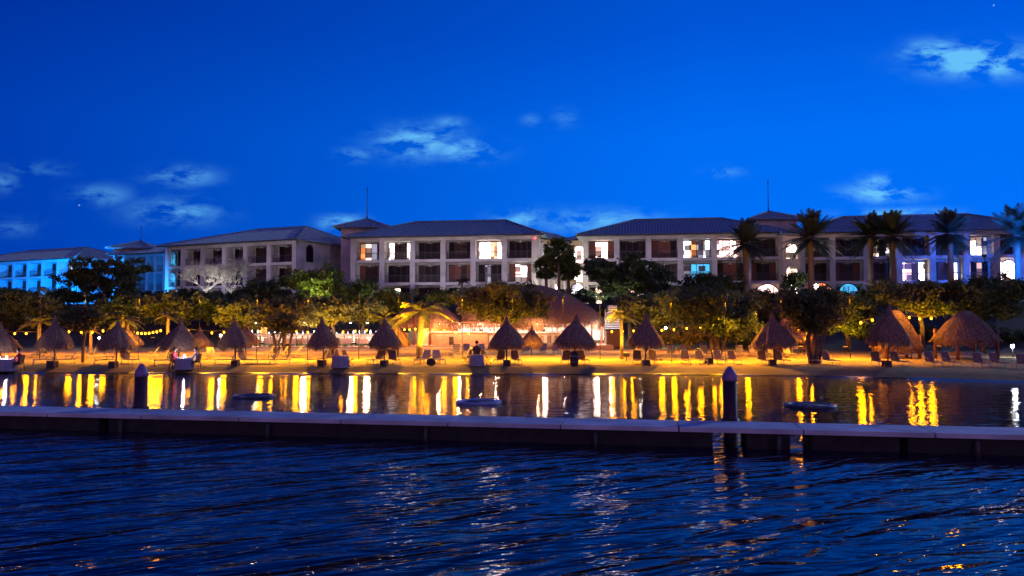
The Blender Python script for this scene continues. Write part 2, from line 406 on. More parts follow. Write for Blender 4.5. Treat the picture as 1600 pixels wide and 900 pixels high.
# faint stars
vo = N(nt, 'ShaderNodeTexVoronoi', i_Scale=48); nt.links.new(tc.outputs['Generated'], vo.inputs['Vector'])
vs_ = N(nt, 'ShaderNodeSeparateColor'); nt.links.new(vo.outputs['Color'], vs_.inputs[0])
star = mth('MULTIPLY', mth('LESS_THAN', vo.outputs['Distance'], .05), mth('GREATER_THAN', vs_.outputs[0], .93))
skyc = mixc(mth('MULTIPLY', star, .6), skyc, (.3,.5,.9))
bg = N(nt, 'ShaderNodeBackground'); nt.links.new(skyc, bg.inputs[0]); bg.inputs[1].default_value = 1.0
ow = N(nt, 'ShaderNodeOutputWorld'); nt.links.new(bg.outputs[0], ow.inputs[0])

sl = bpy.data.lights.new('moon', 'SUN'); sl.energy = .6; sl.angle = R(.5); sl.color = (.75,.82,1)
so = bpy.data.objects.new('moon', sl); COL.objects.link(so)
dirv = Vector((-math.sin(MOON_AZ)*math.cos(MOON_EL), -math.cos(MOON_AZ)*math.cos(MOON_EL), -math.sin(MOON_EL)))
so.rotation_euler = dirv.to_track_quat('-Z', 'Y').to_euler()

def point(loc, power, color, radius=.08, name='lamp_light'):
    l = bpy.data.lights.new(name, 'POINT'); l.energy = power; l.color = color; l.shadow_soft_size = radius
    o = bpy.data.objects.new(name, l); COL.objects.link(o); o.location = loc
    return o
def spot(loc, target, power, color, angle=70, blend=.6, radius=.12, name='flood_light'):
    l = bpy.data.lights.new(name, 'SPOT'); l.energy = power; l.color = color; l.spot_size = R(angle); l.spot_blend = blend; l.shadow_soft_size = radius
    o = bpy.data.objects.new(name, l); COL.objects.link(o); o.location = loc
    o.rotation_euler = (Vector(target)-Vector(loc)).to_track_quat('-Z', 'Y').to_euler()
    return o

# ------------------------------------------------------------------ setting: ground and water
def make_ground():
    xs = np.concatenate([np.linspace(-900,-110,12), np.linspace(-100,100,201), np.linspace(110,900,12)])
    ys = np.concatenate([np.linspace(24,38,8), np.linspace(38.5,54,63), np.linspace(55,110,56), np.linspace(118,400,12), np.linspace(450,2500,8)])
    r2 = np.random.RandomState(3)
    vs = []; at = []
    for j, y in enumerate(ys):
        for i, x in enumerate(xs):
            sx = shore(x); d = y-sx
            bumpz = 0
            if d > 1.2 and d < 26: bumpz = .035*math.sin(x*1.7+y*.9)*math.sin(y*1.9-x*.6)+r2.uniform(-.012,.012)
            vs.append((x, y, gz(x, y)+bumpz*min(1, max(0, (d-1.2)/2)))); at.append(d)
    nx = len(xs); fs = [(j*nx+i, j*nx+i+1, (j+1)*nx+i+1, (j+1)*nx+i) for j in range(len(ys)-1) for i in range(nx-1)]
    me = bpy.data.meshes.new('sand_beach'); me.from_pydata(vs, [], fs); me.materials.append(M['sand'])
    a = me.attributes.new('inland', 'FLOAT', 'POINT'); a.data.foreach_set('value', at)
    me.polygons.foreach_set('use_smooth', [True]*len(fs))
    o = bpy.data.objects.new('sand_beach', me); COL.objects.link(o); o['kind'] = 'structure'; o['label'] = 'pale sand beach rising behind the lagoon'
make_ground()
# boom line on plan (back edge), at z=.5
DB0, DB1 = 24.97, 19.9
A0 = Vector((X(0,DB0), DB0, 0)); A1 = Vector((X(1600,DB1), DB1, 0)); AD = (A1-A0).normalized(); AN = Vector((AD.y, -AD.x, 0))   # AN points to the camera
def make_water():
    # two vertex rows meet under the boom
    vs = []; at = []; fs = []
    xs = [-1500, -200, -60, -30, 0, 30, 60, 200, 1500]
    def yl(x): return A0.y+(x-A0.x)*AD.y/AD.x-.7
    for x in xs:
        yb = max(-60, min(60, yl(x)))
        for y, a in ((-400,1),(yb-.02,1),(yb+.02,0),(75,0)):
            vs.append((x, y, 0)); at.append(a)
    for i in range(len(xs)-1):
        for j in range(3): fs.append((i*4+j, (i+1)*4+j, (i+1)*4+j+1, i*4+j+1))
    me = bpy.data.meshes.new('water'); me.from_pydata(vs, [], fs); me.materials.append(M['water'])
    a = me.attributes.new('open', 'FLOAT', 'POINT'); a.data.foreach_set('value', at)
    o = bpy.data.objects.new('water', me); COL.objects.link(o); o['kind'] = 'structure'; o['label'] = 'dark blue sea water, calm inside the boom'
make_water()
sb = MB(); sb.add([(-1500,-400,-2.6),(1500,-400,-2.6),(1500,60,-2.6),(-1500,60,-2.6)], [(0,1,2,3)])
sb.build('seabed', noisy('seabed_sand', (.05,.06,.06), (.09,.1,.09), .3, .9, 0), None, kind='structure')

# ------------------------------------------------------------------ breakwater and pilings
def boom():
    L = (A1-A0).length; ext = 60
    bw = thing('breakwater', 'long low breakwater with a pale concrete top running across the whole bay', 'breakwater', tuple(A0), math.atan2(AD.y, AD.x))
    # local: x along, y = away from camera, width 1.4 towards -y
    top = MB(); x = -ext
    r3 = random.Random(5)
    while x < L+ext:
        top.bb(x+.02, x+3.0-.02, -1.42, 0, .385, .5+r3.uniform(-.003,.003)); x += 3.0
    top.build('concrete_top', M['concrete'], bw)
    # dark skirt with a few open slots
    def local(px, D): p = Vector((X(px, D), D, 0))-A0; return p.dot(AD)
    slots = sorted([(local(190,23.5), .16), (local(600,22), .0), (local(1125,20.4), .26), (local(1152,20.3), .13), (local(1243,20), .26), (local(1407,19.2), .1)])
    edges = [-ext]
    for c, h in slots:
        if h > 0: edges += [c-h, c+h]
    edges.append(L+ext)
    sk = MB()
    for i in range(0, len(edges), 2):
        sk.bb(edges[i], edges[i+1], -1.34, -.08, -.6, .383)
    sk.build('dark_skirt', M['darkbeam'], bw)
    for k in range(int((L+60)/4.5)):
        x = -28+k*4.5; c = MB(); c.tube([(x-.16,-.2,.575),(x+.16,-.2,.575)], .022, 6); c.tube([(x-.06,-.2,.5),(x-.05,-.2,.57)], .02, 6); c.tube([(x+.06,-.2,.5),(x+.05,-.2,.57)], .02, 6)
        c.build('cleat', M['metal'], bw)
        f_ = MB(); f_.tube([(x+1.9,-1.46,.34),(x+1.9,-1.46,.30),(x+1.9,-1.46,-.1),(x+1.9,-1.46,-.14)], [.03,.07,.07,.03], 8); f_.build('fender', M['frame'], bw)
    return bw
boom()
def piling(px, D, ztop, label, r=.19):
    c = Vector((X(px, D), D, 0))
    p = thing('mooring_piling', label, 'piling', tuple(c), group='pilings that hold the breakwater')
    zc = ztop-.34
    b1 = MB(); b1.lathe([(r,-2.5),(r,zc)], 24); b1.build('pile_shaft', M['pile'], p)
    b2 = MB(); b2.lathe([(r+.012,zc-.06),(r+.014,zc+.02),(r+.004,zc+.1),(r*.72,zc+.2),(r*.3,zc+.31),(.012,zc+.35)], 24); b2.build('cone_cap', M['pilecap'], p)
    b3 = MB(); b3.lathe([(r+.015,.2),(r+.05,.2),(r+.05,.53),(r+.015,.53)], 20); b3.build('collar', M['frame'], p)
piling(223, 24.4, Z(568,24.4), 'dark piling with a violet cone cap behind the left half of the breakwater', .19)
piling(1139, 21.55, Z(572,21.55), 'dark piling with a blue cone cap behind the right half of the breakwater', .19)

# ------------------------------------------------------------------ round floats
def float_ring(px, py, wpx, label, mat):
    r_ = ray(px, py); t = (0.08-H)/r_.z; c = Vector((r_.x*t, r_.y*t, 0)); rad = wpx/2*c.y/F
    o = thing('round_float', label, 'float', tuple(c), rng.random()*3, 'round floats in the lagoon')
    a = MB(); n = 40; mR = rad-.13
    prof = [(mR+.13*math.cos(k*2*math.pi/12), .03+.06*math.sin(k*2*math.pi/12)) for k in range(13)]
    a.lathe(prof, n); a.build('ring', mat, o)
    b_ = MB(); b_.lathe([(.001,.05),(mR-.08,.045)], n); b_.build('mesh_centre', M['float_mesh'], o)
    c_ = MB()
    for k in range(4):
        an = k*math.pi/2; p = Vector((math.cos(an)*(rad-.02), math.sin(an)*(rad-.02), .06))
        c_.tube([p+Vector((-math.sin(an)*.1, math.cos(an)*.1, 0)), p+Vector((0,0,.05)), p+Vector((math.sin(an)*.1, -math.cos(an)*.1, 0))], .012, 5)
    c_.build('grab_handles', M['white_paint'], o)
float_ring(397, 617, 66, 'dark round float lying low in the lagoon, leftmost of the three floats', M['float_dark'])
float_ring(748, 626, 72, 'blue-violet round float in the middle of the lagoon', M['float'])
float_ring(1265, 631, 80, 'grey rimmed round float on the dark water right of the blue-capped piling', M['float_dark'])

# ------------------------------------------------------------------ thatched umbrellas
def thatch_strands(mb, prof, n, seed, length=.38, width=.03, sx=1, sy=1, fringe=.2):
    r4 = np.random.RandomState(seed)
    pr = np.array(prof); seg = np.sqrt((np.diff(pr, axis=0)**2).sum(1)); rad = (pr[:-1,0]+pr[1:,0])/2
    w = seg*(rad+.03); w /= w.sum(); cum = np.cumsum(w)
    out = []
    for k in range(n):
        if r4.rand() < fringe:
            r0, z0 = prof[0]; dr, dz = (prof[0][0]-prof[1][0]), (prof[0][1]-prof[1][1]); r0 -= .02; z0 += r4.uniform(0,.1)
        else:
            i = int(np.searchsorted(cum, r4.rand())); i = min(i, len(prof)-2); t = r4.rand()
            r0 = pr[i,0]*(1-t)+pr[i+1,0]*t; z0 = pr[i,1]*(1-t)+pr[i+1,1]*t; dr = pr[i,0]-pr[i+1,0]; dz = pr[i,1]-pr[i+1,1]
        l = math.hypot(dr, dz)+1e-6; dr /= l; dz /= l
        a = r4.rand()*2*math.pi; L = length*r4.uniform(.5,1.15); ww = width*r4.uniform(.6,1.4)
        ca, sa = math.cos(a), math.sin(a); tx, ty = -sa, ca
        lift = r4.uniform(.0,.05); j = r4.uniform(-.12,.12)
        p0 = np.array([r0*ca*sx, r0*sa*sy, z0+.01]); 
        d = np.array([dr*ca+j*tx, dr*sa+j*ty, dz-.12*r4.rand()]); nrm = np.array([-dz*ca, -dz*sa, dr if dr > 0 else -dr])
        p1 = p0+d*L+nrm*lift*.6
        tv = np.array([tx, ty, 0])*ww/2
        out.append([p0-tv, p0+tv, p1+tv*.5, p1-tv*.5])
    mb.quads(np.array(out))
UPROF = [(1.34,0),(1.36,.06),(1.27,.2),(1.08,.42),(.86,.66),(.62,.89),(.40,1.08),(.24,1.27),(.14,1.46),(.075,1.66),(.015,1.76)]
def rag(mb, seed, amp):
    rr = random.Random(seed); ph = [rr.uniform(0, 6.28) for _ in range(8)]
    for i, (x, y, z) in enumerate(mb.v):
        a = math.atan2(y, x); r_ = math.hypot(x, y)
        k = 1+amp*(math.sin(3*a+ph[0]+z*2)+.7*math.sin(7*a+ph[1]-z*3)+.5*math.sin(13*a+ph[2]+z*5))
        mb.v[i] = (x*k, y*k, z+(.05*math.sin(5*a+ph[3])+.035*math.sin(11*a+ph[4]))*min(1, r_))
def make_umbrella(seed=4):
    u = thing('thatched_umbrella', 'x', 'umbrella', (0,0,0), group='thatched umbrellas on the beach')
    a = MB(); z0 = 1.16; prof = [(r_, z+z0) for r_, z in UPROF]
    a.lathe(prof, 28); a.lathe([(1.31,z0+.02),(.84,z0+.54),(.4,z0+.95),(.05,z0+1.15)], 20)
    rag(a, seed, .022); th = a.build('thatch', M['thatch'], u)
    s_ = MB(); thatch_strands(s_, prof, 2800, seed, .34, .035); rag(s_, seed, .022); s_.build('loose_strands', M['thatch_dark'], th)
    p = MB(); p.tube([(0,0,-.3),(.02,0,.9),(0,.01,z0+1.7)], [.062,.058,.045], 10); p.build('pole', M['wood'], u)
    r_ = MB()
    for k in range(8):
        an = k*math.pi/4; r_.tube([(0,0,z0+1.15),(math.cos(an)*1.22, math.sin(an)*1.22, z0+.1)], .02, 5)
    r_.build('rafters', M['wood'], u)
    return u
UMP = [make_umbrella(s_) for s_ in (4, 19, 33)]; UMN = [snapshot(u_) for u_ in UMP]
ucount = 0
def umbrella(px, D, tip_py, wpx, label, tint=None, brim_py=545):
    global ucount
    D += .9 if D < 51 else 0
    g = G(px, D); s = (Z(tip_py, D)-g.z)/2.9; sw = (wpx*D/F)/3.25
    k = ucount % 3; ucount += 1
    if ucount <= 3: o = UMP[k]; o.location = tuple(g); o.scale = (sw, sw, s); o['label'] = label
    else: o = dup(UMP[k], UMN[k], tuple(g), 0, label, scale=(sw, sw, s))
    o.rotation_euler = (rng.uniform(-.05,.05), rng.uniform(-.06,.06), rng.random()*6); kx = rng.uniform(.93,1.08); o.scale = (sw*kx, sw*kx, s)
    return o
UMB = [
 (3,48.6,505,66,'thatched umbrella cut by the left edge of the photo, over a lit dining table'),
 (87,49.2,493,64,'dark thatched umbrella just left of the slim tree trunk, second from the left'),
 (183,49.2,500,64,'thatched umbrella under the drooping orange palm, above the violet-capped piling'),
 (279,48.9,497,68,'thatched umbrella lit from below over the candlelit table of two diners'),
 (369,49.4,495,58,'thatched umbrella with a pale fringe, right of the candlelit diners'),
 (507,49.2,494,60,'dark thatched umbrella in front of the white restaurant tables'),
 (601,49.2,495,60,'thatched umbrella left of the leaning coconut palm and the beach bar'),
 (792,48.8,493,66,'dark thatched umbrella before the left end of the bar, right of the lone guest'),
 (896,48.8,490,72,'thatched umbrella with a tall narrow barrel at its pole, in front of the bar'),
 (1008,48.8,487,66,'thatched umbrella between the thin palm and the four loungers in a row'),
 (1210,48.4,487,74,'broad thatched umbrella just left of the twisted tree trunk'),
 (1385,47.0,475,78,'biggest dark thatched umbrella, in front of the orange-lit hut with string lights'),
]
for a in UMB: umbrella(*a)
for (px, D, tip, w_, lab) in [
 (204,58,505,44,'brown thatched umbrella in the second row, half behind the one under the orange palm'),
 (311,60,512,46,'small thatched umbrella in the second row, right behind the candlelit table'),
 (622,58,504,46,'orange-lit thatched umbrella in the second row before the bar steps'),
 (830,60,508,44,'second-row thatched umbrella peeping out before the bar counter'),
 (1226,60,497,66,'orange-lit thatched umbrella glowing behind the one by the twisted trunk'),
 (385,62,506,50,'second-row thatched umbrella half hidden behind the one with a pale fringe')]:
    umbrella(px, D, tip, w_, lab)

# ------------------------------------------------------------------ loungers
def make_lounger(fab, frame):
    u = thing('beach_lounger', 'x', 'lounger', (0,0,0))
    # local: head at +y, feet at -y, length 1.9
    zs = .34
    s_ = MB(); s_.box((0,-.32,zs), (.56,1.28,.03)); 
    for k in range(9): s_.box((0,-.9+k*.145,zs+.018), (.55,.10,.014))
    s_.build('seat', fab, u)
    b_ = MB(); an = R(62); ct, st = math.cos(an), math.sin(an)
    rot = Matrix.Rotation(an, 3, 'X')
    b_.box((0,.32+ct*.36, zs+st*.36), (.56,.74,.03), rot); b_.build('backrest', fab, u)
    f_ = MB()
    for sx in (-.3,.3):
        f_.tube([(sx,-.98,zs-.02),(sx,.62,zs-.02)], .022, 6)
        f_.tube([(sx,.32,zs),(sx,.32+ct*.75,zs+st*.75)], .02, 6)
    f_.tube([(-.3,-.98,zs-.02),(.3,-.98,zs-.02)], .022, 6); f_.tube([(-.3,.62,zs-.02),(.3,.62,zs-.02)], .022, 6)
    f_.tube([(-.3,.32+ct*.75,zs+st*.75),(.3,.32+ct*.75,zs+st*.75)], .02, 6)
    f_.tube([(-.26,.6,zs),(-.26,.32+ct*.5,zs+st*.5)], .014, 5); f_.tube([(.26,.6,zs),(.26,.32+ct*.5,zs+st*.5)], .014, 5)
    f_.build('frame', frame, u)
    for sx in (-.3,.3):
        for y in (-.9,.5):
            l = MB(); l.tube([(sx,y,zs-.02),(sx,y+(.03 if y>0 else -.03),-.05)], [.022,.02], 6); l.build('leg', frame, u)
    for sx in (-.33,.33):
        l = MB(); l.tube([(sx,-.1,zs),(sx,-.08,zs+.22),(sx,.3,zs+.24),(sx,.38,zs+.1)], .016, 5); l.build('armrest', frame, u)
    return u
LA = make_lounger(M['sling'], M['chairframe']); LAS = snapshot(LA)
LB = make_lounger(M['sling_light'], M['chairframe']); LBS = snapshot(LB)
used = {'A': False, 'B': False}
def lounger(px, D, rz, label, kind='A', group='dark loungers in the row nearest the water'):
    D += .9 if D < 51 else 0
    g = G(px, D)
    src, sn = (LA, LAS) if kind == 'A' else (LB, LBS)
    if not used[kind]:
        used[kind] = True; src.location = tuple(g); src.scale = (.82,.82,.82); src.rotation_euler = (0,0,rz); src['label'] = label; src['group'] = group; return
    dup(src, sn, tuple(g), rz+rng.uniform(-.05,.05), label, group, scale=.82)
LF = R(-62)    # feet point to the left, seen side-on (rotate so -y -> -x)
front = [
 (76,49.4,LF,'dark lounger with its foot to the left, just left of the second umbrella pole'),
 (106,49.5,LF,'dark lounger between the second umbrella pole and the slim tree trunk'),
 (170,49.3,LF,'dark lounger left of the pole of the umbrella under the orange palm'),
 (203,49.5,R(60),'dark lounger right of the pole of the umbrella under the orange palm'),
 (263,49.0,LF,'dark lounger immediately left of the candlelit dining table'),
 (357,49.4,LF,'dark lounger left of the pole of the umbrella with a pale fringe'),
 (386,49.4,R(58),'dark lounger right of the pole of the umbrella with a pale fringe'),
 (421,49.4,LF,'left one of the two side-on loungers in front of the forked tree trunks'),
 (442,49.4,LF,'right one of the two side-on loungers in front of the forked tree trunks'),
 (498,49.6,LF,'dark lounger left of the pole of the umbrella before the restaurant tables'),
 (512,50.8,R(-20),'dark lounger just behind the pole of the umbrella before the restaurant tables'),
 (525,50.8,R(20),'dark lounger half hidden by the draped side table'),
 (589,49.4,R(-25),'dark lounger left of the pole of the umbrella beside the leaning palm'),
 (616,49.3,R(22),'tall-backed lounger right of the pole of the umbrella beside the leaning palm'),
 (662,49.6,R(-24),'tan lounger left of the dark bag, under the leaning palm'),
 (685,49.6,R(24),'tan lounger right of the dark bag, under the leaning palm'),
 (781,49.2,R(-14),'lounger left of the pole of the umbrella before the left end of the bar'),
 (806,49.2,R(12),'lounger right of the pole of the umbrella before the left end of the bar'),
 (884,49.1,R(-8),'dark lounger left of the tall barrel'),
 (910,49.1,R(10),'dark lounger right of the tall barrel'),
 (995,49.1,R(-8),'dark lounger left of the box under the umbrella beside the thin palm'),
 (1022,49.1,R(8),'dark lounger right of the box under the umbrella beside the thin palm'),
 (1070,49.1,R(-4),'first from the left of four loungers facing the water above the blue-capped piling'),
 (1094,49.1,R(3),'second from the left of four loungers facing the water above the blue-capped piling'),
 (1122,49.0,R(-3),'third of the four loungers facing the water, before the forked trunk'),
 (1145,49.0,R(5),'fourth of the four loungers facing the water, right of the forked trunk'),
 (1191,48.8,R(-6),'dark lounger left of the box under the broad umbrella'),
 (1219,48.8,R(12),'dark lounger right of the box under the broad umbrella'),
 (1270,48.4,R(-8),'dark lounger left of the base of the twisted trunk'),
 (1294,48.4,R(9),'dark lounger right of the base of the twisted trunk'),
 (1370,47.1,R(-5),'dark lounger left of the box under the biggest umbrella'),
 (1402,47.1,R(6),'dark lounger right of the box under the biggest umbrella'),
 (1455,46.2,R(-4),'left lounger of the pair standing before the orange-lit hut side'),
 (1482,46.2,R(5),'right lounger of the pair standing before the orange-lit hut side'),
 (1530,45.2,R(-5),'left lounger of the pair on the blue sand in front of the dark hut'),
 (1558,45.2,R(5),'right lounger of the pair on the blue sand in front of the dark hut'),
 (1600,43.8,R(-4),'lounger cut by the right edge of the photo on the blue sand'),
]
for p in front:
    lounger(p[0], p[1], p[2], p[3], 'B' if p[3].startswith('tan') else 'A')
back = [
 (54,57,LF,'pale lounger in the back row behind the leftmost umbrellas'),
 (70,57,LF,'pale lounger in the back row just behind the second umbrella'),
 (123,56,LF,'left one of two orange-lit loungers with raised backs behind the slim trunk'),
 (139,56,LF,'right one of two orange-lit loungers with raised backs behind the slim trunk'),
 (157,54,LF,'orange-lit lounger behind the left side of the umbrella under the orange palm'),
 (236,56,LF,'orange-lit lounger standing alone between the third and fourth umbrellas'),
 (254,55,LF,'low orange-lit lounger behind the left side of the umbrella over the candlelit table'),
 (319,55,LF,'left one of two orange-lit loungers right of the candlelit table'),
 (333,55,R(40),'right one of two orange-lit loungers right of the candlelit table'),
 (416,57,LF,'orange-lit lounger first from the left behind the forked tree trunks'),
 (438,57,LF,'orange-lit lounger second from the left behind the forked tree trunks'),
 (460,57,LF,'orange-lit lounger third from the left behind the forked tree trunks'),
 (477,57,LF,'orange-lit lounger fourth from the left behind the forked tree trunks'),
 (710,60,R(-18),'tan lounger on the sand below the dark bin of the bar counter'),
 (729,61,R(4),'tan lounger just left behind the lone seated guest'),
 (754,61,R(10),'tan lounger just right behind the lone seated guest'),
 (724,55,R(-75),'low tan lounger seen from its foot between the leaning palm and the lone guest'),
 (848,62,R(-10),'orange lounger before the white bar cupboards, left one of its pair'),
 (869,62,R(8),'orange lounger before the white bar cupboards, right one of its pair'),
 (822,62,R(-10),'orange lounger left of the white bar cupboards'),
 (998,58,R(-8),'orange-lit lounger in the back row behind the box beside the thin palm'),
 (1018,58,R(8),'orange-lit lounger in the back row behind the umbrella beside the thin palm'),
 (1048,58,R(-5),'orange-lit lounger in the back row, left one of two under the low branches'),
 (1068,58,R(5),'orange-lit lounger in the back row, right one of two under the low branches'),
 (1101,58,R(0),'orange-lit lounger standing alone left of the forked trunk in the back row'),
 (1156,58,R(-4),'orange-lit back-row lounger, left of two between forked trunk and broad umbrella'),
 (1178,58,R(4),'orange-lit back-row lounger, right of two between forked trunk and broad umbrella'),
 (1206,57,R(-4),'orange-lit lounger behind the left side of the pole of the broad umbrella'),
 (1231,57,R(4),'orange-lit lounger behind the right side of the broad umbrella'),
]
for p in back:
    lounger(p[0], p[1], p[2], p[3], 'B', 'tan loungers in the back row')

# ------------------------------------------------------------------ boxes and tables at the umbrella poles
def make_sidetable():
    u = thing('side_table', 'x', 'side table', (0,0,0), group='slatted side tables at the umbrella poles')
    t = MB(); 
    for k in range(5): t.box((-.2+k*.1,0,.44), (.088,.5,.025))
    t.build('table_top', M['wood'], u)
    b_ = MB(); b_.bb(-.22,.22,-.22,.22,.04,.42); b_.build('cabinet', M['pot'], u)
    for sx in (-.22,.22):
        for sy in (-.22,.22):
            l = MB(); l.box((sx,sy,.2), (.05,.05,.46)); l.build('leg', M['wood'], u)
    return u
ST = make_sidetable(); STS = snapshot(ST); stf = True
for (px, D, lab) in [
 (84,48.5,'dark side table at the foot of the second umbrella from the left edge'),
 (179,48.5,'dark side table at the foot of the umbrella under the orange palm'),
 (369,48.6,'dark side table at the foot of the umbrella with a pale fringe'),
 (504,48.5,'dark side table at the foot of the umbrella before the restaurant tables'),
 (601,48.4,'dark side table at the foot of the umbrella left of the leaning palm'),
 (792,48.3,'dark side table under the umbrella before the left end of the bar'),
 (1009,48.3,'dark side table at the foot of the umbrella beside the thin palm'),
 (1206,48.1,'dark side table at the foot of the broad umbrella'),
 (1384,46.4,'dark side table at the foot of the biggest umbrella'),
 (1107,49.6,'small table between the second and third of the four loungers in a row')]:
    g = G(px, D)
    if stf: ST.location = tuple(g); ST['label'] = lab; stf = False
    else: dup(ST, STS, tuple(g), rng.uniform(-.2,.2), lab, scale=.85)
g = G(897, 48.3); t = thing('tall_barrel', 'tall dark barrel with a domed lid between two loungers in front of the bar', 'barrel', tuple(g))
a = MB(); a.lathe([(.2,0),(.25,.2),(.27,.45),(.25,.72),(.23,.78)], 20); a.build('barrel_body', M['pot'], t)
a = MB(); a.lathe([(.25,.78),(.25,.82),(.18,.9),(.06,.95),(.01,.96)], 20); a.build('lid', M['frame'], t)
a = MB(); a.lathe([(.263,.25),(.28,.25),(.28,.3),(.268,.3)], 20); a.lathe([(.262,.6),(.276,.6),(.276,.65),(.258,.65)], 20); a.build('hoops', M['metal'], t)
g = G(674, 48.9); a = MB(); a.lathe([(.1,0),(.26,.04),(.3,.2),(.24,.36),(.12,.44),(.05,.46)], 14, tuple(g), sy=.7)
a.tube([g+Vector((-.16,0,.4)), g+Vector((-.1,0,.58)), g+Vector((.1,0,.58)), g+Vector((.16,0,.4))], .015, 6)
tag(a.build('beach_bag', M['pot']), 'dark slouching beach bag between two tan loungers under the leaning palm', 'bag')
# ------------------------------------------------------------------ people
def person(loc, rz, label, shirt, legs_down=True, arms='table'):
    root = thing('person', label, 'person', tuple(loc), rz)
    vs = []; es = []; rad = []
    def V(p, r, par=None):
        vs.append(p); rad.append(r)
        if par is not None: es.append((par, len(vs)-1))
        return len(vs)-1
    pel = V((0,.02,.52), (.15,.11)); sp1 = V((0,.05,.70), (.135,.1), pel); ch = V((0,.04,.92), (.16,.11), sp1); nb = V((0,.02,1.06), (.075,.065), ch)
    nk = V((0,0,1.14), (.055,.055), nb); hd = V((0,-.02,1.23), (.085,.095), nk); V((0,-.015,1.33), (.078,.09), hd)
    V((0,-.125,1.225), (.014,.018), hd)
    for s in (-1,1):
        hp = V((s*.1,-.02,.5), (.085,.085), pel); kn = V((s*.13,-.44,.5), (.062,.06), hp); mid = V((s*.13,-.43,.28), (.055,.055), kn)
        an = V((s*.13,-.38,.07), (.036,.036), mid); V((s*.14,-.56,.03), (.035,.022), an)
        sh = V((s*.19,.03,1.0), (.058,.058), ch); el = V((s*.25,-.08,.77), (.042,.042), sh); wr = V((s*.16,-.33,.79), (.026,.022), el)
        pm = V((s*.15,-.40,.79), (.036,.016), wr)
        for k in range(4):
            x = s*(.125+.018*k); L = (.07,.08,.075,.058)[k]
            f = V((x,-.45,.795), (.009,.009), pm); V((x,-.45-L*.7,.782), (.007,.007), f)
        th = V((s*.115,-.39,.785), (.011,.011), pm); V((s*.095,-.44,.783), (.008,.008), th)
    me = bpy.data.meshes.new('tmp'); me.from_pydata(vs, es, [])
    o = bpy.data.objects.new('tmp', me); COL.objects.link(o)
    md = o.modifiers.new('s', 'SKIN'); me.skin_vertices
    if not me.skin_vertices:
        pass
    sv = me.skin_vertices[0].data if me.skin_vertices else None
    if sv is None:
        bpy.context.view_layer.update()
        sv = me.skin_vertices[0].data
    for i, r_ in enumerate(rad): sv[i].radius = r_
    sv[0].use_root = True
    ss = o.modifiers.new('u', 'SUBSURF'); ss.levels = 1; ss.render_levels = 1
    dg = bpy.context.evaluated_depsgraph_get(); bm = bpy.data.meshes.new_from_object(o.evaluated_get(dg))
    bpy.data.objects.remove(o)
    bm.name = 'body'; bm.materials.clear()
    for m_ in (M['skin'], shirt, M['trousers']): bm.materials.append(m_)
    for p in bm.polygons:
        c = p.center; p.use_smooth = True
        if c.z < .6 and not (c.z < .09): p.material_index = 2
        elif c.z < 1.08 and abs(c.x) < .29 and c.y > -.16: p.material_index = 1
    b = bpy.data.objects.new('body', bm); COL.objects.link(b); b.parent = root
    h = MB(); h.ball((0,.005,1.30), .105, 10, sz=1.05); h.build('hair', M['hair'], root)
    e_ = MB(); e_.ball((-.033,-.105,1.255), .011, 6); e_.ball((.033,-.105,1.255), .011, 6); e_.box((0,-.105,1.185), (.04,.008,.007)); e_.build('eyes_and_mouth', M['hair'], root)
    return root
def draped_table(px, D, label, r=.42, h=.74, grp='dining tables laid on the beach'):
    g = G(px, D); t = thing('dining_table', label, 'table', tuple(g), group=grp)
    a = MB(); n = 48; vs = []; fs = []
    rings = [(0,h),(r,h),(r+.015,h-.02),(r+.03,h-.25),(r+.06,.04)]
    for i, (rr, z) in enumerate(rings):
        for k in range(n):
            an = 2*math.pi*k/n; w_ = 1+(.05*math.sin(8*an)+.03*math.sin(13*an+1))*max(0, i-1)/2.5
            vs.append((rr*w_*math.cos(an), rr*w_*math.sin(an), z))
    for i in range(len(rings)-1):
        for k in range(n): fs.append((i*n+k, i*n+(k+1)%n, (i+1)*n+(k+1)%n, (i+1)*n+k))
    a.add(vs, fs, 0, True); a.build('tablecloth', M['cloth'], t)
    b_ = MB(); b_.lathe([(.2,0),(.2,.03),(.04,.06),(.04,h-.03),(.3,h-.015)], 16); b_.build('pedestal', M['frame'], t)
    return g
def make_chair(name='dining_chair', matf=None):
    u = thing(name, 'x', 'chair', (0,0,0))
    s_ = MB(); s_.box((0,0,.44), (.44,.44,.05)); s_.build('seat', matf, u)
    b_ = MB(); b_.box((0,.2,.74), (.42,.035,.5), Matrix.Rotation(R(-8), 3, 'X')); b_.build('backrest', matf, u)
    for sx in (-.19,.19):
        for sy in (-.19,.19):
            l = MB(); l.tube([(sx,sy,.42),(sx*1.1,sy*1.15,-.03)], .018, 6); l.build('leg', M['wood_dark'], u)
    return u
CH = make_chair('dining_chair', M['wood']); CHS = snapshot(CH); chf = True
def chair(loc, rz, label, group):
    global chf
    if chf: CH.location = tuple(loc); CH.rotation_euler = (0,0,rz); CH['label'] = label; CH['group'] = group; chf = False
    else: dup(CH, CHS, tuple(loc), rz, label, group)
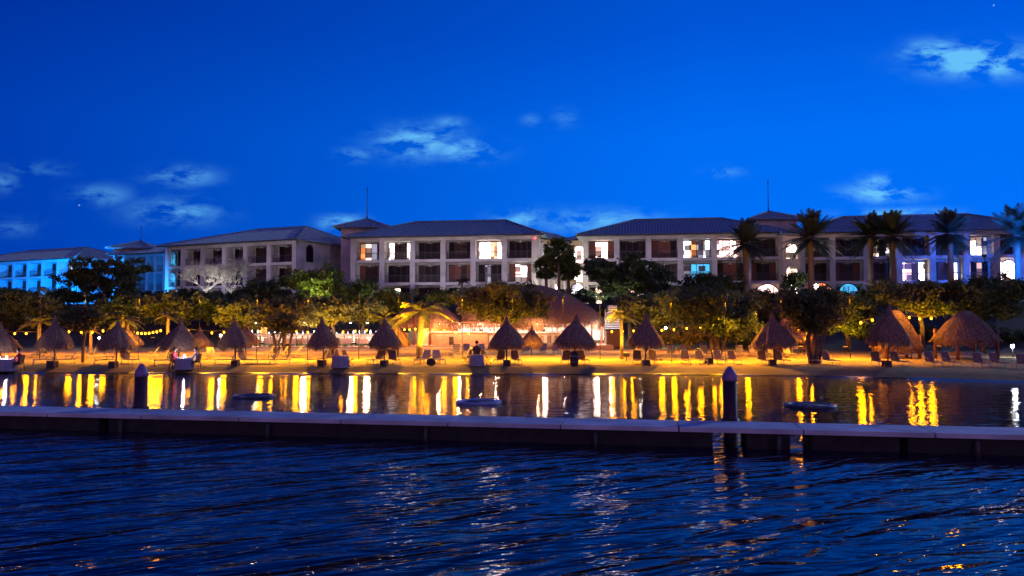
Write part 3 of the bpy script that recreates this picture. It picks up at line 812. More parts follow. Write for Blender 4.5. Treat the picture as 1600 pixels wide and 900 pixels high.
# candle-lit tables with guests
def lantern(p, label):
    t = thing('table_lantern', label, 'lantern', tuple(p), group='glowing lanterns on the dining tables')
    a = MB(); a.lathe([(.07,0),(.07,.02),(.05,.03)], 12); a.lathe([(.05,.17),(.07,.18),(.02,.22)], 12); a.build('lantern_frame', M['frame'], t)
    c = MB(); c.lathe([(.045,.031),(.05,.1),(.045,.169)], 12); c.build('glow', M['candle'], t)
    point(Vector(p)+Vector((0,-.12,.3)), 45, (.95,.8,1), .05, 'lantern_light')
g = draped_table(290, 47.9, 'candlelit dining table between two seated guests at the water edge', .5)
lantern(g+Vector((0,-.05,.745)), 'glowing lantern on the candlelit table between the two guests')
person(G(277, 47.9)+Vector((-.1,0,0)), R(90), 'person in a red top seated at the left of the candlelit table', M['shirt_red'])
person(G(305, 47.9)+Vector((.1,0,0)), R(-90), 'person in a pale top seated at the right of the candlelit table', M['shirt_white'])
chair(G(277,47.9)+Vector((-.12,0,0)), R(90), 'chair under the guest in the red top', 'chairs of the beach dining tables'); chair(G(305,47.9)+Vector((.12,0,0)), R(-90), 'chair under the guest in the pale top', 'chairs of the beach dining tables')
g = draped_table(13, 47.9, 'glowing dining table under the umbrella at the left edge of the photo', .5)
lantern(g+Vector((0,-.05,.745)), 'glowing lantern on the table at the left edge of the photo')
person(G(31,47.9), R(-90), 'person in a red top with an arm on the table, near the left edge', M['shirt_red'])
person(G(-3,47.9), R(90), 'person half cut off by the left edge of the photo', M['shirt_white'])
chair(G(31,47.9)+Vector((.03,0,0)), R(-90), 'chair at the right of the leftmost dining table', 'chairs of the beach dining tables'); chair(G(-3,47.9)+Vector((-.03,0,0)), R(90), 'chair at the very left edge of the photo', 'chairs of the beach dining tables')
draped_table(533, 48.0, 'draped unlit table in front of the umbrella before the restaurant', .46)
draped_table(745, 48.3, 'draped unlit table standing in front of the lone seated guest', .4, .7)
g = G(745, 49.3); person(g+Vector((0,.15,.1)), R(180), 'person in dark clothes sitting with the back to the water behind the draped table', M['shirt_dark'])
chair(g+Vector((0,.17,.1)), R(180), 'chair under the lone guest in dark clothes', 'chairs of the beach dining tables')
def director_chair(loc, rz, label):
    u = thing('folding_chair', label, 'chair', tuple(loc), rz, 'folding chairs at the lone guest')
    a = MB()
    for sx in (-.26,.26):
        a.tube([(sx,.25,0),(sx,-.22,.5)], .018, 6); a.tube([(sx,-.25,0),(sx,.3,.62)], .018, 6); a.tube([(sx,.1,.45),(sx,.32,.95)], .018, 6)
    a.build('frame', M['wood'], u)
    s_ = MB(); s_.box((0,0,.44), (.5,.42,.02)); s_.build('seat', M['sling'], u)
    b_ = MB(); b_.box((0,.28,.82), (.5,.02,.3), Matrix.Rotation(R(-20), 3, 'X')); b_.build('backrest', M['sling'], u)
director_chair(G(729,49.2), R(-70), 'folding chair left of the lone seated guest'); director_chair(G(760,49.2), R(70), 'folding chair right of the lone seated guest')
director_chair(G(545,48.6), R(80), 'folding chair right of the draped unlit table')

# ------------------------------------------------------------------ restaurant under the trees
DK = gz(X(490,73), 71)
td = thing('restaurant_deck', 'low pale deck edge carrying the white restaurant tables', 'deck', (X(478,71), 71, DK))
wd = (X(590,71)-X(366,71))
a = MB(); a.bb(-wd/2, wd/2, 0, 9, -.4, .16); a.build('platform', M['deck'], td)
a = MB(); a.bb(-wd/2, wd/2, -.3, -.004, -.4, .05); a.build('step', M['concrete'], td)
rest = [(374,74),(392,73),(408,76),(424,73),(441,76),(458,73),(473,77),(480,73),(540,73),(553,76),(566,73),(580,75)]
ords = ['first','second','third','fourth','fifth','sixth','seventh','eighth']
for i, (px, D) in enumerate(rest):
    c = Vector((X(px, D), D, DK+.16))
    where = (ords[i]+' from the left') if i < 8 else (ords[i-8]+' right of the dark umbrella')
    t = thing('restaurant_table', 'white-clothed restaurant table, '+where, 'table', tuple(c), rng.random(), 'white-clothed tables of the restaurant')
    a = MB(); a.bb(-.45,.45,-.45,.45,.73,.76)
    for k in range(4):
        an = k*math.pi/2; rt = Matrix.Rotation(an, 3, 'Z')
        a.box(rt @ Vector((0,-.46,.5)), (.9,.02,.5), rt)
    a.build('tablecloth', M['cloth_white'], t)
    a = MB(); a.lathe([(.25,0),(.25,.03),(.04,.05),(.04,.73)], 12); a.build('pedestal', M['frame'], t)
    gl = MB()
    for k in range(4): gl.lathe([(.03,.762),(.005,.77),(.005,.84),(.035,.87),(.03,.93)], 8, (rng.uniform(-.3,.3), rng.uniform(-.3,.3), 0))
    tag(gl.build('wine_glasses', M['white_paint']), 'wine glasses on the restaurant table '+where, 'glasses', 'glasses on the restaurant tables').location = tuple(c)
    for s_, nm in ((-1,'left'),(1,'right')):
        chair(c+Vector((s_*.72,rng.uniform(-.2,.2),0)), R(-90)*s_*-1*-1+rng.uniform(-.2,.2), 'dark chair on the '+nm+' of the restaurant table '+where, 'dark chairs of the restaurant')
c = Vector((X(413,71.6), 71.6, DK+.16)); t = thing('menu_board', 'white board on a stand between the restaurant tables', 'board', tuple(c))
a = MB(); a.bb(-.28,.28,-.02,.02,.95,1.75); a.build('board', M['lampwarm'] if False else M['white_paint'], t)
a = MB(); a.tube([(0,0.03,0),(0,0.03,1.7)], .03, 6); a.box((0,.03,.02), (.5,.4,.04)); a.build('stand', M['frame'], t)
a = MB(); 
for k in range(4): a.bb(-.2,.2-.06*(k%2),-.026,-.022,1.08+k*.15,1.12+k*.15)
a.build('writing', M['frame'], t)
for i, (px, D) in enumerate([(400,74.5),(449,74.5),(475,74),(548,74),(574,74)]):
    c = Vector((X(px, D), D, DK+2.35))
    t = thing('pendant_lamp', 'warm white hanging lamp over the restaurant tables, '+ords[i]+' from the left', 'lamp', tuple(c), 0, 'hanging lamps of the restaurant')
    a = MB(); a.lathe([(.2,0),(.16,.1),(.05,.16),(.02,.17)], 14); a.build('lamp_shade', M['frame'], t)
    a = MB(); a.ball((0,0,.03), .09, 8); a.build('light_bulb', M['lampwarm'], t)
    a = MB(); a.tube([(0,0,.17),(0,0,1.6)], .01, 5); a.build('cord', M['socket'], t)
    point(c+Vector((0,0,-.15)), 600, (1,.66,.42), .25, 'pendant_light')
# bright back bar of the restaurant, white counters seen between the leaves
t = thing('serving_counter', 'long white serving counter glowing behind the restaurant tables', 'counter', (X(478,79.5), 79.5, DK+.1))
a = MB(); a.bb(-7.5,7.5,0,.7,0,1.05); a.build('counter_base', M['stucco_white'], t)
a = MB(); a.bb(-7.6,7.6,-.08,.78,1.055,1.11); a.build('counter_top', M['concrete'], t)
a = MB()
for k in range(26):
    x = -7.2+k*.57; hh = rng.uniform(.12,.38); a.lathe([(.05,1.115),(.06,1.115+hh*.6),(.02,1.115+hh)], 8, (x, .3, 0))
a.build('bottles', M['w'], t, kind='stuff')  # bottles emit their own white glow

# ------------------------------------------------------------------ beach bar with thatched roofs
def roof_shell(mb, rh, prof, n=48):
    """elongated thatch: profile (r,z), ridge half length rh"""
    vs = []; fs = []
    for r_, z in prof:
        for k in range(n):
            an = 2*math.pi*k/n; c, s_ = math.cos(an), math.sin(an)
            ff = max(0, 1-0)
            vs.append((r_*c*1.0+(rh if c > 0.02 else (-rh if c < -.02 else 0)), r_*s_*.8, z))
    for i in range(len(prof)-1):
        for k in range(n): fs.append((i*n+k, i*n+(k+1)%n, (i+1)*n+(k+1)%n, (i+1)*n+k))
    mb.add(vs, fs, 0, True)
def strands_long(mb, rh, prof, n, seed, L, w_):
    tmp = MB(); thatch_strands(tmp, prof, n, seed, L, w_, 1, .8, .22)
    arr = np.array(tmp.v).reshape(-1, 4, 3); c = arr.mean(1); rs = np.random.RandomState(seed)
    sh = np.where(c[:,0] > 0, rh, -rh)
    arr[:,:,0] += sh[:,None]
    # middle stretch between both ends
    mid = arr.copy()[rs.rand(len(arr)) < .9]
    rr = np.hypot(mid[:,:,0]-np.where(mid.mean(1)[:,0]>0, rh, -rh)[:,None], mid[:,:,1]/.8).mean(1)
    out = []
    for q, r_ in zip(mid, rr):
        ctr = q.mean(0); s_ = 1 if ctr[1] > 0 else -1
        x = rs.uniform(-rh, rh); an0 = math.atan2(ctr[1]/.8, ctr[0]-(rh if ctr[0] > 0 else -rh))
        rot = math.pi/2*s_-an0; cc, sn = math.cos(rot), math.sin(rot)
        qx = q[:,0]-(rh if ctr[0] > 0 else -rh); qy = q[:,1]/.8
        nx = qx*cc-qy*sn; ny = (qx*sn+qy*cc)*.8
        out.append(np.stack([nx+x, ny, q[:,2]], 1))
    mb.quads(np.concatenate([arr, np.array(out)]))
def palapa(loc, rz, rh, rad, z0, z1, label, nst, posts, name='thatched_pavilion', cat='pavilion', straight=False):
    t = thing(name, label, cat, tuple(loc), rz)
    hz = z1-z0
    prof = [(rad,z0),(rad+.04,z0+hz*.06),(rad*.97,z0+hz*.17),(rad*.86,z0+hz*.34),(rad*.69,z0+hz*.53),(rad*.48,z0+hz*.73),(rad*.25,z0+hz*.9),(.06,z1),(.01,z1+.03)]
    if straight: prof = [(rad,z0),(rad+.02,z0+hz*.05),(rad*.92,z0+hz*.16),(rad*.74,z0+hz*.37),(rad*.52,z0+hz*.6),(rad*.28,z0+hz*.81),(rad*.12,z0+hz*.94),(.02,z1)]
    a = MB(); roof_shell(a, rh, prof); roof_shell(a, rh, [(rad-.1,z0+.05),(rad*.5,z0+hz*.6),(.02,z1-.15)])
    th = a.build('thatch_roof', M['thatch'], t)
    s_ = MB(); strands_long(s_, rh, prof, nst, 7, .6, .05); s_.build('loose_strands', M['thatch_dark'], th)
    for (x, y) in posts:
        p = MB(); p.tube([(x,y,-.3),(x+.02,y,z0+.6)], [.12,.1], 10); p.build('post', M['wood_red'], t)
    return t
DB = 73.0; bz = gz(X(780,DB), DB)
xb0, xb1 = X(700,DB), X(949,DB); cx = (xb0+xb1)/2; rad = 6.0; rh = (xb1-xb0)/2-rad
bar = palapa((cx, DB+3.2, bz), 0, rh, rad+.1, Z(506,DB)-bz, Z(446,DB+3)-bz, 'bright white beach bar with a brick counter under a big dark thatched roof', 5200,
       [(X(712,71)-cx,-3.0),(X(771,71)-cx,-3.1),(X(826,71)-cx,-3.1),(X(872,71)-cx,-3.1),(X(890,71)-cx,-3.1),(X(928,71)-cx,-3.0),(X(948,71)-cx,-1.0),(0,3),(5,3),(-5,3)], 'beach_bar', 'bar')
BO = Vector((cx, DB+3.2, bz))
def bl(px, D): return X(px, D)-BO.x
yb = lambda D: D-BO.y
a = MB(); a.bb(bl(612,69.6), bl(955,71), yb(69.6), 4.2, -.4, .22); a.build('platform', M['deck'], bar)
a = MB(); a.bb(bl(622,69.3)+.1, bl(762,69.3), yb(69.0), yb(69.596), -.4, .1); a.build('step', M['concrete'], bar)
a = MB(); a.bb(bl(671,71.2), bl(762,71.2), yb(71.2), yb(72), .22, 1.36); a.build('brick_counter', M['brick'], bar)
a = MB(); a.bb(bl(670,71.2), bl(826,71.2), yb(71.05), yb(72.05), 1.362, 1.43); a.build('counter_top', M['white_paint'], bar)
a = MB(); a.bb(bl(762,71.3)+.01, bl(875,71.3), yb(71.4), yb(72), .22, 1.3); a.build('white_cupboards', M['stucco_white'], bar)
a = MB(); a.bb(bl(826,71.2)+.01, bl(878,71.2), yb(71.2), yb(72.05), 1.302, 1.37); a.build('shelf_top', M['white_paint'], bar)
for px in (830, 842, 855, 866):
    d_ = MB(); d_.bb(bl(px,71.3), bl(px+6,71.3), yb(71.375), yb(71.398), .4, 1.15); d_.build('cupboard_door', M['ochre'], bar)
a = MB(); a.bb(bl(702,71.2), bl(709,71.2), yb(71.12), yb(71.197), .22, .98); a.build('dark_bin', M['pot'], bar)
a = MB(); a.bb(bl(712,78), bl(948,78), 2.6, 2.75, .22, 3.0); a.build('back_wall', M['stucco_white'], bar)
a = MB(); a.bb(bl(905,76), bl(946,76), 1.2, 1.3, .22, 2.6); a.build('white_screen', M['stucco_white'], bar)
a = MB()
for zz_ in (1.3, 1.75, 2.2):
    a.bb(-5.6, 4.2, 2.25, 2.598, zz_, zz_+.05)
sh = a.build('back_shelves', M['wood'], bar)
a = MB()
for k in range(90):
    zz_ = rng.choice((1.35,1.8,2.25)); hh = rng.uniform(.2,.33); a.lathe([(.04,zz_),(.045,zz_+hh*.6),(.015,zz_+hh*.75),(.015,zz_+hh)], 7, (rng.uniform(-5.5,4.1), 2.4+rng.uniform(-.08,.08), 0))
bt = a.build('bottles', M['glass_dark'], sh, kind='stuff')
a = MB(); a.bb(bl(712,71.2), bl(826,71.2), yb(71.3), yb(71.35), 1.9, 1.96); a.bb(bl(712,71.2), bl(826,71.2), yb(71.3), yb(71.35), 2.22, 2.27); a.build('glass_rack_rail', M['wood_red'], bar)
for i, px in enumerate((735, 775, 815, 850, 885, 930)):
    c = Vector((X(px,73.5), 73.5, bz+2.35)); t = thing('bar_lamp', 'white hanging lamp inside the beach bar, '+ords[i]+' from the left', 'lamp', tuple(c), 0, 'hanging lamps inside the beach bar')
    a = MB(); a.lathe([(.22,0),(.18,.1),(.05,.18),(.02,.2)], 14); a.build('lamp_shade', M['white_paint'], t)
    a = MB(); a.ball((0,0,.03), .1, 8); a.build('light_bulb', M['lampwarm'], t)
    a = MB(); a.tube([(0,0,.2),(0,0,1.3)], .01, 5); a.build('cord', M['socket'], t)
    point(c+Vector((0,0,-.15)), 1500, (1,.66,.52), .28, 'bar_light')
for i, px in enumerate((686, 718, 750, 840)):  # lamps added to brighten the front of the brick counter
    c = Vector((X(px,70.2), 70.2, bz+2.15)); t = thing('added_eave_lamp', 'added warm lamp under the eave in front of the bar counter, '+ords[i]+' from the left', 'lamp', tuple(c), 0, 'added small lamps under the eave of the bar')
    a = MB(); a.lathe([(.07,0),(.06,.08),(.02,.12)], 10); a.build('lamp_shade', M['socket'], t)
    a = MB(); a.ball((0,0,.01), .04, 6); a.build('light_bulb', M['bulb'], t)
    a = MB(); a.tube([(0,0,.12),(0,.8,.75)], .012, 4); a.build('bracket', M['socket'], t)
    point(c+Vector((0,0,-.1)), 260, (1,.5,.22), .07, 'added_eave_light')
# bar stools
def make_stool():
    u = thing('bar_stool', 'x', 'stool', (0,0,0), group='bar stools along the counter')
    a = MB(); a.lathe([(.17,.74),(.18,.77),(.16,.8),(.01,.81)], 14); a.build('seat', M['wood'], u)
    for k in range(4):
        an = k*math.pi/2+.78; l = MB(); l.tube([(math.cos(an)*.12, math.sin(an)*.12, .75),(math.cos(an)*.2, math.sin(an)*.2, 0)], .018, 6); l.build('leg', M['wood_dark'], u)
    a = MB(); a.lathe([(.165,.28),(.185,.28),(.185,.31),(.165,.31)], 14); a.build('foot_ring', M['metal'], u)
    return u
SO = make_stool(); SOS = snapshot(SO); f1 = True
for i, px in enumerate((836, 847, 858, 869, 881, 893, 905)):
    c = (X(px,70.5), 70.5, bz+.22); lab = 'bar stool before the white cupboards, '+ords[i]+' from the left'
    if f1: SO.location = c; SO['label'] = lab; f1 = False
    else: dup(SO, SOS, c, rng.random(), lab)
# small pavilion at the left end of the bar
px0, px1 = 606, 716; c2 = (X(px0,71)+X(px1,71))/2
pav = palapa((c2, 73.2, bz), 0, .9, (X(px1,71)-X(px0,71))/2-.9, Z(505,71)-bz, Z(474,72.5)-bz, 'small orange-lit thatched pavilion left of the big bar roof, behind the leaning palm', 2200,
       [(X(617,71)-c2,-1.9),(X(647,71)-c2,-2.1),(X(672,71)-c2,-2.0),(X(705,71)-c2,-1.8)], 'thatched_pavilion', 'pavilion')
pl = lambda px: X(px,72)-c2
a = MB(); a.bb(pl(658), pl(684), .4, .6, .22, 3.0); a.bb(pl(684), pl(709), .1, .3, .22, 3.0); a.build('ochre_wall', M['ochre'], pav)
a = MB(); a.bb(pl(621), pl(637), -.9, -.5, .22, 1.3); a.build('counter', M['brick'], pav)
a = MB(); a.bb(pl(638), pl(650), -.6, -.5, .24, 1.5); a.build('blue_panel', M['curtain_blue'], pav)
a = MB(); a.bb(pl(651), pl(657), -.6, -.45, .24, 2.4); a.build('glowing_panel', M['w'], pav)  # panel emits its own white glow, no lamp in it
a = MB(); a.bb(pl(668), pl(682), -.3, .1, .24, 1.15); a.build('wood_cabinet', M['wood'], pav)
point((X(660,73), 73, bz+2.3), 800, (1,.5,.16), .1, 'pavilion_light')
# wooden service hut right of the bar, with a white louvred screen above
t = thing('service_hut', 'upright brown wooden hut beside the thin palm, right of the bar', 'hut', (X(960,71.5), 71.5, bz))
a = MB()
for k in range(9): a.bb(-.75+k*.17, -.75+k*.17+.155, 0, .9, 0, 1.5)
a.build('board_wall', M['wood'], t)
a = MB(); a.bb(-.85,.85,-.1,1.0,1.503,1.58); a.build('roof_slab', M['wood_dark'], t)
t = thing('louvred_screen', 'pale blue-white slatted screen standing above the wooden hut', 'screen', (X(957,74), 74, bz))
a = MB()
for k in range(14): a.box((0,0,1.7+k*.16), (1.3-(.4 if k > 9 else 0),.12,.03), Matrix.Rotation(R(30), 3, 'X'))
a.build('slats', M['white_paint'], t)
a = MB(); a.bb(-.72,-.66,-.05,.05,0,3.4); a.bb(.66,.72,-.05,.05,0,3.4); a.build('uprights', M['metal'], t)
point((X(955,72.6), 72.6, bz+2.2), 60, (.75,.85,1), .08, 'screen_light')
point((X(1000,73), 73, bz+2.0), 50, (1,.85,.6), .08, 'screen_light')
# right-hand huts
def hut(px, D, wpx, tip, eave, label, seed, posts=4, rh=.3):
    g = G(px, D); rad_ = wpx*D/F/2-rh
    q = rad_*.75
    t = palapa(g, R(seed*7 % 15), rh, rad_, Z(eave,D-rad_*.8)-g.z, Z(tip,D)-g.z, label, 2200, [(-q-rh*.8,-q*.7),(q+rh*.8,-q*.7),(-q-rh*.8,q*.7),(q+rh*.8,q*.7)], 'thatched_hut', 'hut', straight=True)
    r_ = MB(); 
    for s_ in (-1,1): (r_ := MB()).bb(s_*(q+rh*.8)-.04, s_*(q+rh*.8)+.04, -q*.7+.14, q*.7-.14, .35, .42); r_.build('side_rail', M['wood'], t)
    d_ = MB(); d_.bb(-q*.6, q*.6, -.6, .6, .25, .5); d_.build('day_bed', M['cloth'], t)
    return g
hut(1399, 55.5, 74, 485, 537, 'orange-lit thatched hut carrying string lights behind the biggest umbrella', 1)
hut(1508, 54, 98, 486, 528, 'large dark thatched hut at the right with its left side lit orange', 2)
hut(1240, 64, 60, 492, 520, 'small orange-lit hut with pale posts left of the twisted trunk', 3, rh=.4)

# ------------------------------------------------------------------ string lights
def string_lights(bulbs, label, D, power=16):
    power *= 12
    """bulbs: (px,py) list; D depth of the run"""
    pts = [at(px, py, D) for px, py in bulbs]
    mid = pts[len(pts)//2]
    t = thing('string_lights', label, 'string lights', tuple(mid), 0, 'strings of orange bulbs hung along the beach')
    c = MB(); cp = []
    ext0 = pts[0]+(pts[0]-pts[1])*.6+Vector((0,0,.35)); ext1 = pts[-1]+(pts[-1]-pts[-2])*.6+Vector((0,0,.35))
    for p in [ext0]+pts+[ext1]: cp.append(p+Vector((0,0,.14))-mid)
    c.tube(cp, .012, 5); c.build('cable', M['socket'], t)
    for p in pts:
        q = p-mid
        b_ = MB(); b_.ball(q, .075, 8, sz=1.2); ob = b_.build('bulb', M['bulb'], t)
        s_ = MB(); s_.lathe([(.03,.07),(.03,.14)], 8, q); s_.build('socket', M['socket'], ob)
        point(p+Vector((0,-.0,-.13)), power, (1,.30,.0), .19, 'bulb_light')
string_lights([(-14,520),(4,521),(23,521),(41,521),(60,521)], 'string of orange bulbs behind the two leftmost umbrellas', 62)
string_lights([(108,518),(127,519),(144,519),(161,517)], 'string of orange bulbs behind the slim tree trunk', 61, 16)
string_lights([(202,517.5),(209,519.5),(215,520.5),(221,521),(227,521),(233,520.5),(239,519.5),(245,518.5),(251,516.5)], 'close-set string of nine orange bulbs between the third and fourth umbrellas', 61, 9)
string_lights([(294,517),(313,519),(331,520),(350,519)], 'string of orange bulbs between the candlelit umbrella and the pale-fringed one', 63, 16)
string_lights([(388,517),(407,518),(426,517),(444,515),(463,517.5),(481,519)], 'string of orange bulbs above the forked trunks in front of the restaurant', 64, 16)
string_lights([(536,518.5),(555,517.5),(573,516)], 'three orange bulbs between the restaurant umbrella and the next one', 64, 16)
string_lights([(623,514.5),(632,515),(640,515),(649,514),(660,512),(668,514)], 'string of orange bulbs under the eave of the small pavilion', 66, 9)
string_lights([(694,516),(712,519),(732,521)], 'three orange bulbs in front of the brick counter', 66, 12)
string_lights([(956,518),(973,518),(990,517)], 'three orange bulbs around the thin palm right of the bar', 65, 16)
string_lights([(1034,516),(1053,515),(1073,513),(1094,511)], 'string of orange bulbs at the left end of the low-hanging tree', 64, 16)
string_lights([(1116,510),(1128,507.5),(1148,510),(1168,514)], 'string of orange bulbs among the branches left of the broad umbrella', 63, 18)
string_lights([(1232,516),(1247,514),(1265,513)], 'three orange bulbs in front of the small orange hut', 60, 20)
string_lights([(1345,504),(1363,500)], 'pair of orange bulbs left of the biggest umbrella tip', 51.5, 16)
string_lights([(1404,496),(1421,496),(1437,498),(1455,497.5)], 'four orange bulbs between the two huts at the right', 55.5, 13)

# pole lamps added to throw orange light on the sand
for i, (px, P_) in enumerate([(60,900),(130,1500),(215,2600),(310,3000),(400,3200),(480,3200),(560,2200),(622,3200),(722,3200),(800,2600),(880,3200),(938,3200),(1050,3200),(1135,3200),(1222,3200),(1330,3000),(1425,350)]):
    D_ = 54.6; c = Vector((X(px,D_), D_, 4.9)); gd = gz(c.x, c.y)
    if px in (1050, 1135): D_ = 52.0; c = Vector((X(px,D_), D_, 4.6)); gd = gz(c.x, c.y)
    t = thing('added_pole_lamp', 'added slender pole lamp lighting the sand orange, number %d of seventeen from the left' % (i+1), 'lamp', tuple(c), 0, 'added orange pole lamps on the sand')
    a = MB(); a.lathe([(.11,-.09),(.1,.08),(.03,.14)], 12); a.build('lamp_shade', M['socket'], t)
    a = MB(); a.lathe([(.001,-.012),(.09,-.012)], 12); a.build('lens', M['bulb'], t)
    a = MB(); a.tube([(0,0,.13),(0,.12,.2),(0,.25,.1),(0,.25,gd-5.1)], .022, 5); a.build('lamp_post', M['socket'], t)
    spot(c+Vector((0,0,-.11)), c+Vector((0,-.15,-4)), P_*1.2, (1,.42,.0), 132, .35, .08, 'added_downlight')
# free-standing lamps
def garden_lamp(px, py, D, label, mat, power, col, rad_=.12):
    p = at(px, py, D); g = gz(p.x, p.y)
    t = thing('garden_lamp', label, 'lamp', (p.x, p.y, g), 0, None)
    a = MB(); a.tube([(0,0,-.1),(0,0,p.z-g-rad_*.8)], .04, 8); a.build('lamp_post', M['frame'], t)
    a = MB(); a.ball((0,0,p.z-g), rad_, 10); a.build('globe', mat, t)
    point(p+Vector((0,-rad_-.12,0)), power, col, .08, 'garden_light')
garden_lamp(1582, 541, 56, 'small white lamp on a post at the far right of the beach', M['lampwhite'], 60, (.8,.9,1))
garden_lamp(1040, 513, 72, 'white lamp glowing behind the leaves right of the umbrella beside the thin palm', M['lampwhite'], 120, (.8,.92,1))
garden_lamp(155, 528, 70, 'small white lamp in the hedge right of the slim trunk', M['lampwhite'], 25, (.8,.9,1), .08)
garden_lamp(345, 524, 70, 'small white lamp in the garden left of the pale-fringed umbrella', M['lampwarm'], 60, (1,.85,.75), .1)
garden_lamp(1275, 447, 96, 'bright white floodlight above the hedge below the date palm', M['lampwhite'], 350, (.95,.9,1), .22)
garden_lamp(1330, 533, 75, 'dim warm lamp low in the bushes between the twisted trunk and the biggest umbrella', M['lampwarm'], 60, (1,.75,.6), .1)
# ------------------------------------------------------------------ buildings
def arch_poly(w, h, n=12):
    pts = [(-w/2,0),(w/2,0)]; hh = h-w/2 if h > w/2 else 0; ry = min(w/2, h)
    for k in range(n+1):
        an = math.pi*k/n; pts.append((w/2*math.cos(an), hh+ry*math.sin(an)))
    return pts
def arch_window(parent, x, z0, w, h, y, key, mull=2):
    """arched opening: raised surround, pane and mullions as a window part"""
    pts = arch_poly(w, h); n = len(pts)
    big = arch_poly(w+.3, h+.15)
    a = MB(); vs = [(x+p[0], y-.08, z0+p[1]) for p in pts]+[(x+p[0], y-.08, z0+p[1]) for p in big]+[(x+p[0], y, z0+p[1]) for p in pts]+[(x+p[0], y, z0+p[1]) for p in big]
    fs = []
    for k in range(1, n-1) if False else range(n):
        k2 = (k+1) % n
        fs += [(k, k2, n+k2, n+k), (n+k, n+k2, 3*n+k2, 3*n+k), (k2, k, 2*n+k, 2*n+k2)]
    a.add(vs, fs)
    for j in range(1, mull+1):
        xx_ = x-w/2+w*j/(mull+1); a.bb(xx_-.035, xx_+.035, y-.05, y-.012, z0, z0+h*.86)
    fr = a.build('arched_window', M['stucco_cream'] if key in 'Wy' else M['frame'], parent)
    b_ = MB(); b_.add([(x+p[0], y-.01, z0+p[1]) for p in pts], [tuple(range(n))]); b_.build('pane', M[key] if key != 'd' else M['glass_dark'], fr)
    return fr
def hip_roof(parent, W_, Dp, ez, rise, ov=.9, inL=None, inR=None):
    x0, x1, y0, y1 = -ov, W_+ov, -ov, Dp+ov; ym = (y0+y1)/2
    inL = inL if inL is not None else (y1-y0)/2; inR = inR if inR is not None else (y1-y0)/2
    rl, rr = x0+inL, x1-inR
    if rl > rr: rl = rr = (rl+rr)/2
    a = MB(); t = .14; z1 = ez+rise
    vs = [(x0,y0,ez),(x1,y0,ez),(x1,y1,ez),(x0,y1,ez),(rl,ym,z1),(rr,ym,z1),(x0,y0,ez-t),(x1,y0,ez-t),(x1,y1,ez-t),(x0,y1,ez-t)]
    fs = [(0,1,5,4),(2,3,4,5),(3,0,4),(1,2,5),(0,6,7,1),(1,7,8,2),(2,8,9,3),(3,9,6,0),(9,8,7,6)]
    a.add(vs, fs); rf = a.build('roof', M['tile'], parent)
    b_ = MB()
    def rib(p, q):
        p, q = Vector(p), Vector(q)
        if (q-p).length < .3: return
        b_.tube([p+Vector((0,0,.03)), q+Vector((0,0,.03))], .07, 4, smooth=False)
    st = .42; x = x0+.2
    while x < x1:
        if x < rl: f = (x-x0)/max(.01, rl-x0)
        elif x > rr: f = (x1-x)/max(.01, x1-rr)
        else: f = 1
        rib((x, y0, ez), (x, y0+(ym-y0)*f, ez+rise*f)); x += st
    for sx, xe, xr in ((0, x0, rl), (1, x1, rr)):
        y = y0+.2
        while y < y1:
            f = 1-abs(y-ym)/(ym-y0); rib((xe, y, ez), (xe+(xr-xe)*f, y, ez+rise*f)); y += st
    b_.build('tile_ribs', M['tile2'], rf)
    c = MB()
    for p, q in ((vs[0],vs[4]),(vs[3],vs[4]),(vs[1],vs[5]),(vs[2],vs[5]),(vs[4],vs[5])):
        if (Vector(q)-Vector(p)).length > .2: c.tube([Vector(p)+Vector((0,0,.09)), Vector(q)+Vector((0,0,.09))], .13, 6)
    c.build('ridge_tiles', M['tile'], rf)
    g_ = MB(); g_.bb(x0-.06, x1+.06, y0-.12, y0-.004, ez-.16, ez-.02); g_.build('gutter', M['wood_dark'], rf)
    return rf
class Facade:
    def __init__(s, px0, D0, px1, D1):
        s.p0 = Vector((X(px0,D0), D0, 0)); s.p1 = Vector((X(px1,D1), D1, 0)); s.d = (s.p1-s.p0).normalized(); s.W = (s.p1-s.p0).length
        s.rz = math.atan2(s.d.y, s.d.x)
    def x(s, px):
        r_ = ray(px, 480); dx, dy = s.d.x, s.d.y
        # p0 + k d = t r
        det = dx*(-r_.y)+r_.x*dy
        return ((-s.p0.x)*(-r_.y)-(-s.p0.y)*(-r_.x))/(dx*(-r_.y)-dy*(-r_.x)) if abs(det) > 1e-9 else 0
